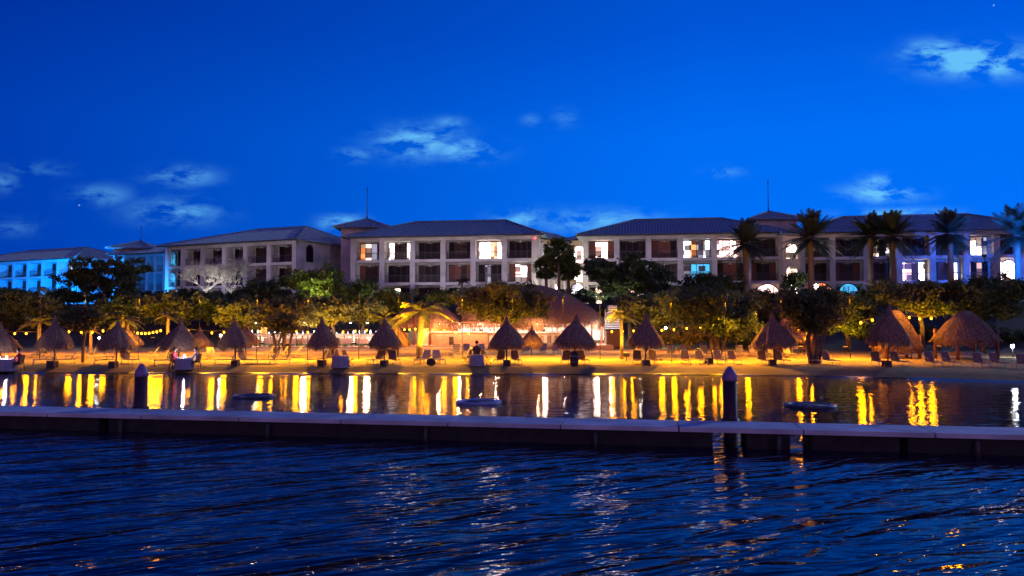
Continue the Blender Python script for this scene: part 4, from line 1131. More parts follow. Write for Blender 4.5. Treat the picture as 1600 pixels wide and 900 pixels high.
def hotel(label, fc, depth, ez, cols, floors, zg, rise, wall='stucco', sh=3.25, fans=True, inL=None, inR=None, colw=.75, bal=1.9, rail=True):
    b = thing('hotel_wing', label, 'building', (fc.p0.x, fc.p0.y, 0), fc.rz, 'wings of the resort hotel')
    W_ = fc.W; xs = [fc.x(c) for c in cols]
    a = MB(); a.bb(0, W_, bal, depth, zg-2, ez-.15); a.bb(0, W_, 0.004, bal-.002, ez-.6, ez-.15)
    a.bb(0, .3, .5, bal-.002, zg-2, ez-.602); a.bb(W_-.3, W_, .5, bal-.002, zg-2, ez-.602)
    nf = len(floors); fl = [ez-.62-2.63-sh*i for i in range(nf)]
    for x in xs[1:-1]: a.bb(x-.12, x+.12, .5, bal-.002, zg-2, ez-.602)
    a.build('wall', M[wall], b)
    for x in xs:
        c = MB(); x_ = min(max(x, colw/2), W_-colw/2); c.bb(x_-colw/2, x_+colw/2, -.06, .498, zg-2, ez-.152); c.build('column', M[wall], b)
    for z in fl:
        s_ = MB()
        for i in range(len(xs)-1):
            l_ = max(xs[i], colw/2)+colw/2+.002; r_ = min(xs[i+1], W_-colw/2)-colw/2-.002
            s_.bb(l_, r_, -.02, bal-.004, z-.4, z)
        s_.build('floor_slab', M[wall], b)
    for fi, specs in enumerate(floors):
        z = fl[fi]
        for i, sp_ in enumerate(specs):
            if sp_ is None or i+1 >= len(xs): continue
            x0, x1 = xs[i]+colw/2+.05, xs[i+1]-colw/2-.05
            if x1-x0 < .8: continue
            hh = 2.45; n = len(sp_); w = (x1-x0)/n
            fr = MB(); fr.bb(x0, x1, bal-.09, bal-.002, z+hh, z+hh+.1); fr.bb(x0, x1, bal-.09, bal-.002, z, z+.09)
            for k in range(n+1):
                xx_ = min(max(x0+k*w, x0+.04), x1-.04); fr.bb(xx_-.04, xx_+.04, bal-.085, bal-.003, z+.092, z+hh-.002)
            for k in range(n):
                if sp_[k] in 'wyoupqW': fr.bb(x0+k*w+.045, x0+(k+1)*w-.045, bal-.07, bal-.03, z+1.02, z+1.08)
            wn = fr.build('window', M['frame'], b)
            for k in range(n):
                key = sp_[k]
                pm = MB()
                for _ in (0,):
                    xa, xb_ = x0+k*w+.042, x0+(k+1)*w-.042
                    if key in 'br':
                        pm.bb(xa, xb_, bal-.05, bal-.006, z+.094, z+hh-.004)
                        kk = z+.2
                        while kk < z+hh-.1:
                            pm.box(((xa+xb_)/2, bal-.07, kk), (xb_-xa-.06, .05, .02), Matrix.Rotation(R(35), 3, 'X')); kk += .12
                    else:
                        pm.bb(xa, xb_, bal-.03, bal-.008, z+.094, z+hh-.004)
                pm.build('shutter' if key in 'br' else 'pane', M['wood_dark'] if key == 'b' else (M['wood_red'] if key == 'r' else (M['glass_dark'] if key == 'd' else M[key])), wn)
            if rail:
                r_ = MB(); r_.bb(x0-.03, x1+.03, .12, .18, z+1.0, z+1.05); r_.bb(x0-.03, x1+.03, .13, .17, z+.08, z+.11)
                xx_ = x0+.1
                while xx_ < x1: r_.bb(xx_-.014, xx_+.014, .138, .162, z+.112, z+.998); xx_ += .17
                r_.build('railing', M['rail'], b)
            if fans and fi < 2 and x1-x0 > 2.5:
                f_ = MB(); xc = (x0+x1)/2; zt = z+2.62; f_.tube([(xc,1.0,zt+.2),(xc,1.0,zt-.18)], .025, 5); f_.lathe([(.02,zt-.32),(.11,zt-.28),(.11,zt-.2),(.03,zt-.17)], 10, (xc,1.0,0))
                for k in range(4):
                    rt = Matrix.Rotation(k*math.pi/2+i*.7, 3, 'Z'); f_.box(Vector((xc,1.0,zt-.24))+rt @ Vector((.4,0,0)), (.6,.13,.015), rt)
                f_.build('ceiling_fan', M['white_paint'], b)
    hip_roof(b, W_, depth, ez, rise, inL=inL, inR=inR)
    return b, fl, xs
EZ = 15.0
# right-of-centre-left wing (six bays, facing the beach)
f3 = Facade(546,112.5,840,108.3)
b3, fl3, xs3 = hotel('hotel wing left of the fan palm, six bays wide, with lit top rooms', f3, 14, EZ, [551,596,644,692,739,788,835],
   [['oyqb','WbbW','dddd','dbbd','WWoW','dddd'], ['rbbr','dddd','bddb','rrbr','dqdd','rWWr'], ['bddb','dydd','bddd','dddd','bbdd','dddd']], 5.2, 2.9, inL=8.5, inR=6.5)
for i_ in (0,1):
    arch_window(b3, f3.x(600+i_*120), 5.3, 1.9, 2.4, -.1 if False else 1.8, 'd')
# rear side piece with cream stairs between the two middle wings
f34 = Facade(836,110.6,900,121.5)
b34 = thing('stair_wing', 'cream lit stair wing behind the fan palm, joining the two middle hotel wings', 'building', (f34.p0.x, f34.p0.y, 0), f34.rz)
a = MB(); a.bb(.2, f34.W, .3, 5, 3, 14.9); a.build('wall', M['stucco_cream'], b34)
for px in (849, 858, 866, 874, 882):
    c = MB(); xx_ = f34.x(px); c.bb(xx_-.25, xx_+.25, -.05, .296, 3, 14.2); c.build('pilaster', M['stucco_white'], b34)
hip_roof(b34, f34.W, 5, 15.0, 1.3, ov=.6)
arch_window(b34, f34.x(870), 5.6, 1.3, 2.8, .29, 'W')
f35 = Facade(884,119,925,117)
b35 = thing('arcade_link', 'short cream link with a glowing white arch beside the fan palm', 'building', (f35.p0.x, f35.p0.y, 0), f35.rz)
a = MB(); a.bb(0, f35.W, .3, 6, 3, 15.2); a.build('wall', M['stucco_cream'], b35)
hip_roof(b35, f35.W, 6, 15.3, .9, ov=.5)
arch_window(b35, f35.x(904), 11.8, 1.9, 2.5, .29, 'W', 1); arch_window(b35, f35.x(901), 5.3, 1.9, 3.4, .29, 'w', 1); arch_window(b35, f35.x(902), 8.9, 1.5, 2.0, .29, 'y', 1)
rl = MB(); rl.bb(f35.x(893), f35.x(915), .1, .14, 12.7, 12.75); rl.bb(f35.x(893), f35.x(915), .1, .14, 11.75, 11.8); rl.build('railing', M['rail'], b35)
# second wing from the left
f2 = Facade(257,126,462,115)
b2, fl2, xs2 = hotel('grey hotel wing second from the left with a blank side wall', f2, 17, EZ, [260,284,315,349,382,419,459],
   [['dddb','bdud','bddb','dbbd','bbdu','dbbd'], ['dddb','dddb','bbdd','ddbb','bbdu','dbbd'], ['dddb','dddb','bbdd','ddbb','bddb','dbbd']], 5.2, 3.0, inL=12, inR=6)
arch_window(b2, f2.x(264.5), fl2[0]+.1, 1.5, 2.3, .5, 'u', 1); arch_window(b2, f2.x(264.5), fl2[1]+.1, 1.5, 2.1, .5, 'u', 1)
# arched window on its side wall (local +x face)
pts = arch_poly(1.3, 2.4)
sd = MB(); sd.add([(f2.W+.06, 3.0+p[0]*1.25, fl2[0]+.1+p[1]*1.1) for p in pts]+[(f2.W, 3.0+p[0]*1.25, fl2[0]+.1+p[1]*1.1) for p in pts], [tuple(range(len(pts)))]+[(k, (k+1) % len(pts), len(pts)+(k+1) % len(pts), len(pts)+k) for k in range(len(pts))])
wn = sd.build('arched_window', M['frame'], b2)
sd = MB(); sd.add([(f2.W+.07, 3.0+p[0]*1.05, fl2[0]+.15+p[1]*.98) for p in pts], [tuple(range(len(pts)))]); sd.build('pane', M['glass_dark'], wn)
# leftmost wings
f1_ = Facade(-70,164,117,148)
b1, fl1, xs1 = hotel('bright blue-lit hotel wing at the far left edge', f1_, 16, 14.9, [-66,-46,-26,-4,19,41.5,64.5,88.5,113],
   [['bddb','bddb','dddd','ddwd','bddd','bddd','dddd','qydd'], ['bddb','bddb','dddd','dddd','bddd','bddd','dddd','bddd'], [None]*8], 5.2, 2.9, wall='stucco_bluelit', fans=False, inL=12, inR=9, colw=.5)
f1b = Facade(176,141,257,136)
b1b, fl1b, xs1b = hotel('short blue-lit hotel wing behind the big dark tree, right of the small tower', f1b, 12, 14.9, [178,194,211,228,241,255], [['dddd','dddd','bddb','qddw','dddw'],['dddd','dddd','dddd','uddd','dddd'],['dddd']*5], 5.2, 1.8, wall='stucco_bluelit', fans=False, inL=5, inR=5, colw=.5)
# wing right of the middle
f4 = Facade(911,110,1232,105.5)
b4, fl4, xs4 = hotel('hotel wing right of the fan palm with a blue-lit room below a lit one', f4, 14, EZ, [915,964,1014,1064,1117,1170,1222],
   [['rWWr','dddb','rrrd','woqw','ppWp','dddb'], ['dddd','dddd','dddb','quuu','brrb','rddr'], ['dydd','pppp','dddd','dddd','dddd',None]], 5.2, 2.9, inL=8, inR=9)
arch_window(b4, f4.x(1199), 5.6, 3.3, 2.4, -.08, 'p', 3)
# far right wing
f5 = Facade(1250,106,1640,100.5)
b5, fl5, xs5 = hotel('long dim hotel wing behind the date palms at the right, its end washed blue', f5, 14, EZ-.1, [1252,1302,1355,1407,1459,1512,1560,1600,1636],
   [['dbbd','bddd','dydw','dddd','dbbd','qWWq','dddd','dddd'], ['dbbd','rbbr','rbbd','WprW','brbw','pdpd','dwdd','dddd'], [None,'dddd',None,'dddd','dddd','dddd','dddd','yydd']], 5.2, 2.9, inL=8)
arch_window(b5, f5.x(1284), 5.6, 2.6, 2.5, -.08, 'e', 2); arch_window(b5, f5.x(1326), 5.6, 2.3, 2.4, -.08, 'u', 3)
arch_window(b5, f5.x(1577), fl5[1]+.1, 1.4, 2.4, -.08, 'W', 1)
# towers
def tower(label, px, D, bw, dep, zb, ez, rise, spire, arches=(), wall='stucco', ov=1.0):
    c = Vector((X(px, D), D, 0)); t = thing('roof_tower', label, 'tower', tuple(c), 0, 'towers rising behind the hotel wings')
    a = MB(); a.bb(-bw/2, bw/2, 0, dep, zb, ez-.12); a.build('wall', M[wall], t)
    r_ = thing('pivot', 'x', 'x'); bpy.data.objects.remove(r_)
    x0, x1, y0, y1 = -bw/2-ov, bw/2+ov, -ov, dep+ov; ym = (y0+y1)/2; z1 = ez+rise
    m_ = MB(); m_.add([(x0,y0,ez),(x1,y0,ez),(x1,y1,ez),(x0,y1,ez),(0,ym,z1),(x0,y0,ez-.14),(x1,y0,ez-.14),(x1,y1,ez-.14),(x0,y1,ez-.14)], [(0,1,4),(1,2,4),(2,3,4),(3,0,4),(0,5,6,1),(1,6,7,2),(2,7,8,3),(3,8,5,0),(8,7,6,5)])
    rf = m_.build('roof', M['tile'], t)
    b_ = MB(); x = x0+.2
    while x < x1:
        f = 1-abs(x)/(x1); b_.tube([(x,y0,ez+.03),(x,y0+(ym-y0)*f,ez+rise*f+.03)], .07, 4, smooth=False); x += .42
    for xe in (x0, x1):
        y = y0+.2
        while y < y1:
            f = 1-abs(y-ym)/(ym-y0); b_.tube([(xe,y,ez+.03),(xe*(1-f),y,ez+rise*f+.03)], .07, 4, smooth=False); y += .42
    for xe in (x0, x1): b_.tube([(xe,y0,ez+.06),(0,ym,z1+.06)], .12, 5)
    b_.build('tile_ribs', M['tile2'], rf)
    if spire:
        s_ = MB(); s_.tube([(0,ym,z1-.2),(0,ym,z1+spire*.12),(0,ym,z1+spire)], [.16,.07,.035], 8); s_.ball((0,ym,z1+spire*.9), .12, 6); s_.build('spire', M['frame'], t)
    for (x, z, w, h, key) in arches: arch_window(t, x, z, w, h, -.002, key, 1)
    return t
D = 120; zt = lambda py, D_: Z(py, D_)
tower('tall hotel tower with a thin spire between the second and third wings', 566, 119, 6.6, 7, 4, zt(354,118), zt(342,122.5)-zt(354,118), zt(291,122)-zt(342,122))
tower('small dark tower with a short spire behind the big tree at the left', 204, 142, 6.6, 7, 4, zt(387,141), zt(376,145)-zt(387,141), zt(352,145)-zt(376,145))
tower('stair tower with glowing arches and a spire between the two right wings', 1238, 104.6, 2.3, 6, 4, zt(365,104.6), .9, 0,
      [(0, Z(404,104.6), 1.5, 1.95, 'y'), (0, Z(437,104.6), 1.4, 1.8, 'y'), (0, Z(461,104.6), 1.5, 1.5, 'W')], 'stucco_cream', .4)
tower('roof tower with a tall thin spire above the right hotel wing', 1215, 113, 6.0, 7, 12, zt(341,112), zt(330.5,116.5)-zt(341,112), zt(280,116)-zt(330.5,116))
a = MB(); p = at(836, 368, 107.6); a.ball((0,0,0), .12, 8); o = a.build('obstruction_light', M['redlight']); o.location = tuple(p+Vector((0,-.05,-.35))); tag(o, 'tiny red light at the roof corner above the fan palm', 'light')

# flood lights that wash the facades (garden projectors)
def projector(px, D, zoff, target, power, col, label, mat, angle=75):
    p = Vector((X(px, D), D, 0)); p.z = gz(p.x, D)+zoff
    t = thing('garden_projector', label, 'floodlight', (p.x, p.y, p.z-.25), 0, 'projectors in the hotel garden')
    dv = (Vector(target)-p).normalized(); q = dv.to_track_quat('Z', 'Y').to_matrix()
    a = MB(); a.box((0,0,.25), (.4,.3,.2), q); a.build('housing', M['frame'], t)
    a = MB(); a.box(Vector((0,0,.25))+dv*.112, (.34,.24,.02), q); a.build('lens', mat, t)
    a = MB(); a.tube([(0,0,-zoff+.2),(0,0,.2)], .03, 6); a.build('mount', M['frame'], t)
    spot(p+dv*.2, target, power, col, angle)
    return p
pk = (.94,.84,1)
projector(600, 99, 1.2, (X(600,110),110,12), 1500, pk, 'projector washing the left half of the third hotel wing', M['lampwarm'], 110)
projector(700, 98, 1.2, (X(700,109),109,12), 1500, pk, 'projector washing the middle of the third hotel wing', M['lampwarm'], 110)
projector(800, 97, 1.2, (X(795,108),108,12), 1500, pk, 'projector washing the right end of the third hotel wing', M['lampwarm'], 110)
projector(940, 97, 1.2, (X(955,108),108,12), 1300, pk, 'projector washing the left end of the fourth hotel wing', M['lampwarm'], 110)
projector(1060, 95, 1.2, (X(1075,107),107,13), 1500, pk, 'projector washing the middle of the fourth hotel wing', M['lampwarm'], 110)
projector(1340, 92, 1.2, (X(1370,104),104,10), 120, (.8,.72,1), 'projector washing the dim right hotel wing', M['lampwarm'], 110)
projector(370, 106, 1.2, (X(385,118),118,12), 1300, (.9,.78,1), 'projector washing the second hotel wing', M['lampwarm'], 110)
projector(300, 110, 1.2, (X(300,123),123,12), 1200, (.8,.78,1), 'projector at the left end of the second hotel wing', M['lampwarm'], 110)
projector(500, 100, 1.2, (X(500,120),120,11), 1500, (.75,.8,1), 'projector lighting the blank side wall of the second wing', M['lampwarm'], 80)
projector(875, 103, 1.2, (X(880,117),117,11), 2600, (1,.85,.62), 'projector lighting the cream stair wing behind the fan palm', M['lampwarm'], 100)
bc = (.0,.13,1)
projector(100, 128, 1.2, (X(85,151),151,12), 60000, (0,.3,1), 'blue projector washing the left end of the far-left wing', M['lampblue'], 110)
projector(20, 132, 1.2, (X(5,157),157,12), 60000, (0,.3,1), 'blue projector washing the middle of the far-left wing', M['lampblue'], 110)
projector(228, 120, 1.2, (X(232,138),138,12), 9000, (0,.3,1), 'blue projector washing the short wing behind the big tree', M['lampblue'], 100)
projector(1612, 80, 5.2, (X(1592,89),89,13.0), 30000, bc, 'blue projector below the rightmost date palm', M['lampblue'], 80)
projector(1540, 86, 5.0, (X(1490,94),94,13), 1000, bc, 'blue projector washing the fourth date palm and the wing behind', M['lampblue'], 90)
# ------------------------------------------------------------------ trees
def ellipsoid_leaves(ells, n, size, seed, clump=.45, aspect=1.7, nclump=None):
    rs = np.random.RandomState(seed)
    ells = np.array(ells, float); w = (ells[:,3]*ells[:,4]*ells[:,5])**.66; w /= w.sum()
    nclump = nclump or max(40, n//62)
    ci = rs.choice(len(ells), nclump, p=w); d = rs.normal(size=(nclump,3)); d /= np.linalg.norm(d, axis=1)[:,None]
    rr = 1-.55*rs.rand(nclump)**1.6
    cc = ells[ci,:3]+d*ells[ci,3:6]*rr[:,None]
    k = rs.choice(nclump, n)
    pos = cc[k]+rs.normal(size=(n,3))*clump*np.array([1,1,.6])*.55
    a = rs.normal(size=(n,3)); a /= np.linalg.norm(a, axis=1)[:,None]
    b_ = rs.normal(size=(n,3)); b_ -= a*(a*b_).sum(1)[:,None]; b_ /= np.linalg.norm(b_, axis=1)[:,None]
    s_ = (size*rs.uniform(.6,1.35,n))[:,None]
    a = a*s_*aspect/2; b_ = b_*s_/2
    return np.stack([pos-a-b_*.3, pos-a*.1-b_, pos+a, pos-a*.1+b_], 1), cc
def tree(label, px, D, top, bot, hw, leaf='leaf', n=3600, size=.2, name='tree', cat='tree', trunks=None, seed=None, clump=.5, group='trees between the beach and the hotel', flat=1.0, depth=None):
    seed = seed or int(px*7+D); rs = random.Random(seed)
    g = G(px, D); zt_, zb = Z(top, D), Z(bot, D); rx = hw*D/F; cz = (zt_+zb)/2; rz_ = (zt_-zb)/2; ry = depth or min(rx, 3.2)
    t = thing(name, label, cat, tuple(g), 0, group)
    ells = [(0,0,cz-g.z,rx*.62,ry*.65,rz_*.7)]
    nb = max(6, int(rx*3.2))
    for k in range(nb):
        x = rx*.72*(-1+2*(k+.5)/nb)+rs.uniform(-.25,.25)*rx*.4; hfrac = math.sqrt(max(.05, 1-(x/rx)**2))
        zc = rs.uniform(-.55,.62)*rz_*hfrac*flat; r_ = rs.uniform(.24,.40)
        ells.append((x, rs.uniform(-.6,.6)*ry, cz-g.z+zc, max(.5, rx*r_), ry*rs.uniform(.35,.5), max(.4, rz_*rs.uniform(.3,.45))))
    q, cc = ellipsoid_leaves(ells, int(n*1.4), size*.82, seed, clump)
    m_ = MB(); m_.quads(q); m_.build('crown', M[leaf], t)
    tr = MB()
    base = cz-g.z-rz_*.5
    trunks = trunks or [(0,0,.12+.02*rx)]
    for (tx, ty, r_) in trunks:
        p0 = Vector((tx*.25, ty, -.4)); p1 = Vector((tx*.8+rs.uniform(-.15,.15), ty, base*.5)); p2 = Vector((tx+rs.uniform(-.2,.2), ty, base))
        tr.tube([p0, p1, p2], [r_*1.25, r_, r_*.75], 8)
        for k in range(9):
            c = cc[rs.randrange(len(cc))]; e_ = Vector(c)
            mid = (p2+e_)/2+Vector((rs.uniform(-.3,.3), rs.uniform(-.3,.3), rs.uniform(-.1,.3)))
            tr.tube([p2-Vector((0,0,rs.random()*base*.3)), mid, e_], [r_*.5, r_*.3, r_*.1], 5)
    tr.build('trunk', M['bark'], t)
    return t
T = [
 # back row before the hotel
 ('large dark flat-topped tree in front of the blue-lit left wings',163,98,396,470,76,'leaf',8200,.26),
 ('dark tree behind the pale-fringed umbrella below the second hotel wing',408,92,428,492,50,'leaf',5200,.22),
 ('broad green tree with a yellow-lit underside before the tall tower',500,94,412,478,64,'leaf3',7800,.24),
 ('small green tree at the left foot of the third hotel wing',562,96,432,478,28,'leaf3',2600,.22),
 ('dark bush below the first lit windows of the third wing',625,90,448,492,40,'leaf',3600,.22),
 ('dim bush behind the small pavilion roof',690,88,446,485,38,'leaf',3200,.22),
 ('large dark tree hiding the left half of the fourth hotel wing',978,92,386,472,76,'leaf',9600,.25),
 ('dark tree below the blue-lit room of the fourth wing',1102,92,424,482,62,'leaf',6400,.22),
 ('dark tree right under the lit arch of the fourth wing',1195,90,462,500,48,'leaf2',3600,.22),
 ('narrow dark tree climbing before the glowing stair tower',1240,98,420,476,20,'leaf',2200,.2),
 ('dark tree under the ember-coloured arch',1300,88,458,505,44,'leaf',4000,.22),
 ('dark tree between the blue-lit arch and the fourth date palm',1365,86,436,500,46,'leaf',5000,.22),
 ('black-green tree at the right below the blue-washed palm',1545,82,425,505,58,'leaf',7600,.22),
 ('dark tree far left behind the leftmost umbrella',10,84,450,530,46,'leaf2',5200,.22),
 ('dark tree behind the second umbrella from the left',72,86,452,520,42,'leaf2',5200,.22),
 ('dark tree below the big flat-topped one',190,86,452,515,56,'leaf',6000,.22),
 ('dim tree behind the umbrella over the candlelit table',262,84,448,512,44,'leaf2',5200,.22),
 ('dark tree between the two white-lit shrubs and the beach',325,86,450,512,44,'leaf',5200,.22),
 ('brown-green tree behind the left restaurant tables',375,82,462,522,40,'leaf2',4800,.22),
 ('orange-lit tree spreading over the forked trunks',445,73,456,521,60,'leaf2',7800,.2),
 ('orange-lit tree over the restaurant umbrella',520,78,458,520,44,'leaf2',5200,.2),
 ('dim tree between the restaurant and the small pavilion',567,80,462,516,42,'leaf2',4800,.2),
 ('orange-brown tree hanging in front of the left half of the bar roof',784,66.5,442,514,78,'leaf2',9800,.2),
 ('dim tree right of the bar behind the thin palm',985,78,462,505,50,'leaf2',4400,.2),
 ('olive tree above the umbrella beside the thin palm',1040,76,446,530,52,'leaf2',6600,.2),
 ('brown bush low behind the four loungers',1075,69,503,543,55,'leaf2',4200,.18),
 ('olive tree between the forked trunk and the broad umbrella',1180,76,452,520,52,'leaf2',6400,.2),
 ('bush behind the broad umbrella, low to the sand',1165,70,512,545,40,'leaf',2600,.18),
 ('black tree hanging between the twisted trunk and the biggest umbrella',1322,64,444,541,50,'leaf',8200,.2),
 ('orange-lit tree above the four bulbs between the huts',1440,66,428,503,62,'leaf2',9000,.2),
 ('dark tree over the large hut at the right',1535,62,432,512,52,'leaf',7600,.2),
 ('low bush left of the small lamp at the far right',1560,68,505,545,45,'leaf',3000,.2),
 ('dim bush between the biggest umbrella and the large hut',1440,70,508,545,40,'leaf',2600,.2),
]
for i, a in enumerate(T):
    tree(a[0], a[1], a[2], a[3], a[4], a[5], a[6], a[7], a[8], seed=100+i)
tree('slim tree with a round brown crown, right of the second umbrella', 131, 52, 472, 522, 36, 'leaf2', 4200, .14, trunks=[(0,0,.09)], seed=201, clump=.35)
tree('low-hanging dark tree with forked trunks above the four loungers', 1118, 56, 440, 532, 88, 'leaf', 12500, .17, trunks=[(-.35,0,.13),(.3,.1,.15),(.9,.3,.1)], seed=202)
tree('tree with a thick twisted trunk between two loungers, right of the broad umbrella', 1272, 49.6, 440, 530, 56, 'leaf2', 9000, .15, trunks=[(-.4,0,.16),(.25,.1,.17),(.8,.1,.09)], seed=203)
for px, lab, s_ in ((433,'left one of two forked tree trunks behind the side-on loungers',301),(449,'right one of two forked tree trunks behind the side-on loungers',302)):
    tree(lab, px, 60, 492, 521, 24, 'leaf2', 1500, .15, trunks=[(-.3,0,.12),(.35,.1,.09)], seed=s_, clump=.4)
# white-lit leafless shrubs
def bare(label, px, D, top, bot, hw, seed):
    rs = random.Random(seed); g = G(px, D); t = thing('bare_tree', label, 'tree', tuple(g), 0, 'silvery trees lit white')
    zt_ = Z(top, D)-g.z; zb = Z(bot, D)-g.z; rx = hw*D/F
    m_ = MB(); tw = MB()
    m_.tube([(0,0,-.3),(0,0,zb)], [.2,.14], 8)
    def grow(p, d, L, r_, lev):
        e_ = p+d*L; (m_ if lev < 2 else tw).tube([p, (p+e_)/2+Vector((rs.uniform(-.08,.08), rs.uniform(-.08,.08), .03))*L, e_], [r_, r_*.8, r_*.55], 5 if lev < 2 else 4)
        if lev < 4:
            for k in range(4 if lev else 5):
                nd = (d+Vector((rs.uniform(-.8,.8)*rx/2.2, rs.uniform(-.6,.6), rs.uniform(-.25,.5)))).normalized(); grow(e_, nd, L*rs.uniform(.6,.85), r_*.55, lev+1)
    for k in range(6):
        an = k*math.pi/3+rs.random(); grow(Vector((0,0,zb)), Vector((math.cos(an)*rx/2, math.sin(an)*.6, .9)).normalized(), (zt_-zb)*.46, .10, 0)
    tr = m_.build('trunk', M['leafpale'], t); tw.build('twigs', M['leafpale'], t)
bare('silvery bare-branched tree lit white in front of the second hotel wing', 322, 98, 418, 455, 32, 5)
bare('smaller silvery tree right of the white-lit one', 360, 99, 416, 458, 20, 6)
for px, D_, tg, pw, c in ((322,95,(X(322,98),98,9.5),1500,(1,.92,.9)),(358,96,(X(360,99),99,9.5),650,(1,.92,.9)),(490,91,(X(497,94),94,9.5),1800,(1,.95,.25)),(585,93,(X(580,97),97,9),220,(1,.95,.4)),(683,84,(X(680,88),88,8),140,(1,.9,.35)),(970,88,(X(965,91),91,9),420,(.95,1,.45)),(330,95,(X(215,97),97,9),300,(1,.9,.9))):
    p = Vector((X(px,D_), D_, 0)); p.z = gz(p.x, D_)+.5
    nm = {322:'spotlight under the silvery tree',358:'spotlight under the smaller silvery tree',490:'yellow spotlight under the broad green tree',585:'yellow spotlight at the left foot of the third wing',683:'small yellow spotlight behind the pavilion roof',970:'green-white spotlight under the large dark tree',330:'spotlight aimed left at the big flat-topped tree'}[px]
    projector(px, D_, .5, tg, pw, c, nm, M['lampwarm'], 85)

# ------------------------------------------------------------------ palms
def fronds(mb, rachis, top, L, n, seed, up=(.1,1.2), droop=1.0, width=.55, leaflets=26, lw=.07, sag=.25):
    rs = random.Random(seed); quads = []
    for k in range(n):
        az = 2*math.pi*(k+rs.uniform(-.3,.3))/n*(1 if n < 14 else 1)+rs.uniform(-.2,.2)+k*2.4
        elv = rs.uniform(*up); l = L*rs.uniform(.85,1.1)
        d = Vector((math.cos(az)*math.cos(elv), math.sin(az)*math.cos(elv), math.sin(elv))); side_ = Vector((-math.sin(az), math.cos(az), 0))
        pts = []
        for j in range(9):
            t_ = j/8; p = Vector(top)+d*l*t_+Vector((0,0,-droop*l*.5*t_**2.2)); pts.append(p)
        rachis.tube(pts, [.035*(1-.8*j/8) for j in range(9)], 4)
        for j in range(leaflets):
            t_ = .1+.9*(j+.5)/leaflets; f = t_*8; i = min(7, int(f)); p = pts[i].lerp(pts[i+1], f-i); tg = (pts[i+1]-pts[i]).normalized()
            ll = width*l*.5*math.sin(math.pi*(t_**.75)*.92+.12)*rs.uniform(.85,1.1)
            for s_ in (-1,1):
                o_ = (side_*s_+tg*.75+Vector((0,0,-sag+rs.uniform(-.15,.15)))).normalized()
                e_ = p+o_*ll; w_ = tg*lw/2
                quads.append([p-w_, p+w_, e_+w_*.4, e_-w_*.4])
    mb.quads(np.array([[list(v) for v in q] for q in quads]))
def palm(label, px, D, crown_py, Lpx, kind, seed, lean=0, n=None, trunk_r=.13, base=None, group='coconut palms on the beach'):
    g = G(base if base is not None else px, D); top = Vector((X(px, D)-g.x, 0, Z(crown_py, D)-g.z)); L = Lpx*D/F
    t = thing('coconut_palm' if kind == 'coco' else 'date_palm', label, 'palm tree', tuple(g), 0, group)
    tr = MB(); pts = []; rr = []
    for k in range(9):
        f = k/8; pts.append(Vector((top.x*f**1.5+lean*math.sin(f*math.pi)*.3, 0, -.3+(top.z+.3)*f))); rr.append(trunk_r*(1.25-.35*f)*(1+.04*(k % 2)))
    if kind == 'date': rr[-1] = trunk_r*1.5; rr[-2] = trunk_r*1.25
    tr.tube(pts, rr, 10); tr.build('trunk', M['palmbark'], t)
    c = MB(); r_ = MB()
    if kind == 'coco': fronds(c, r_, top, L, n or 13, seed, (-.1,1.05), 1.05, .55, 34, .06, .5)
    else:
        fronds(c, r_, top+Vector((0,0,-.2)), L*1.16, n or 84, seed, (-.75,1.45), .34, .40, 34, .085, .05)
    cr = c.build('crown', M['frond'] if kind == 'coco' else M['frondd'], t); r_.build('frond_stems', M['palmbark'] if kind == 'coco' else M['frondd'], cr)
    return t
palm('young palm with drooping fronds behind the second umbrella', 62, 60, 503, 34, 'coco', 1)
palm('orange-lit coconut palm arching over the third umbrella', 193, 58, 499, 36, 'coco', 2)
palm('orange-lit palm with a thin trunk left of the umbrella over the candlelit table', 263, 62, 493, 22, 'coco', 3, n=9, trunk_r=.1)
palm('orange-lit palm rising behind the umbrella left of the leaning palm', 601, 61, 498, 34, 'coco', 4)
palm('leaning orange-lit coconut palm with a strong trunk in front of the small pavilion', 659, 54, 487, 56, 'coco', 5, base=655, n=15, trunk_r=.2)
palm('thin palm with a straight orange trunk right of the bar', 971, 54.5, 494, 32, 'coco', 6, n=17, trunk_r=.11)
palm('drooping palm frond head right of the slim tree', 143, 62, 518, 16, 'coco', 7, n=8, trunk_r=.1)
palm('little white-lit palm above the bar roof in front of the third wing', 722, 92, 440, 16, 'coco', 8, n=11, trunk_r=.12)
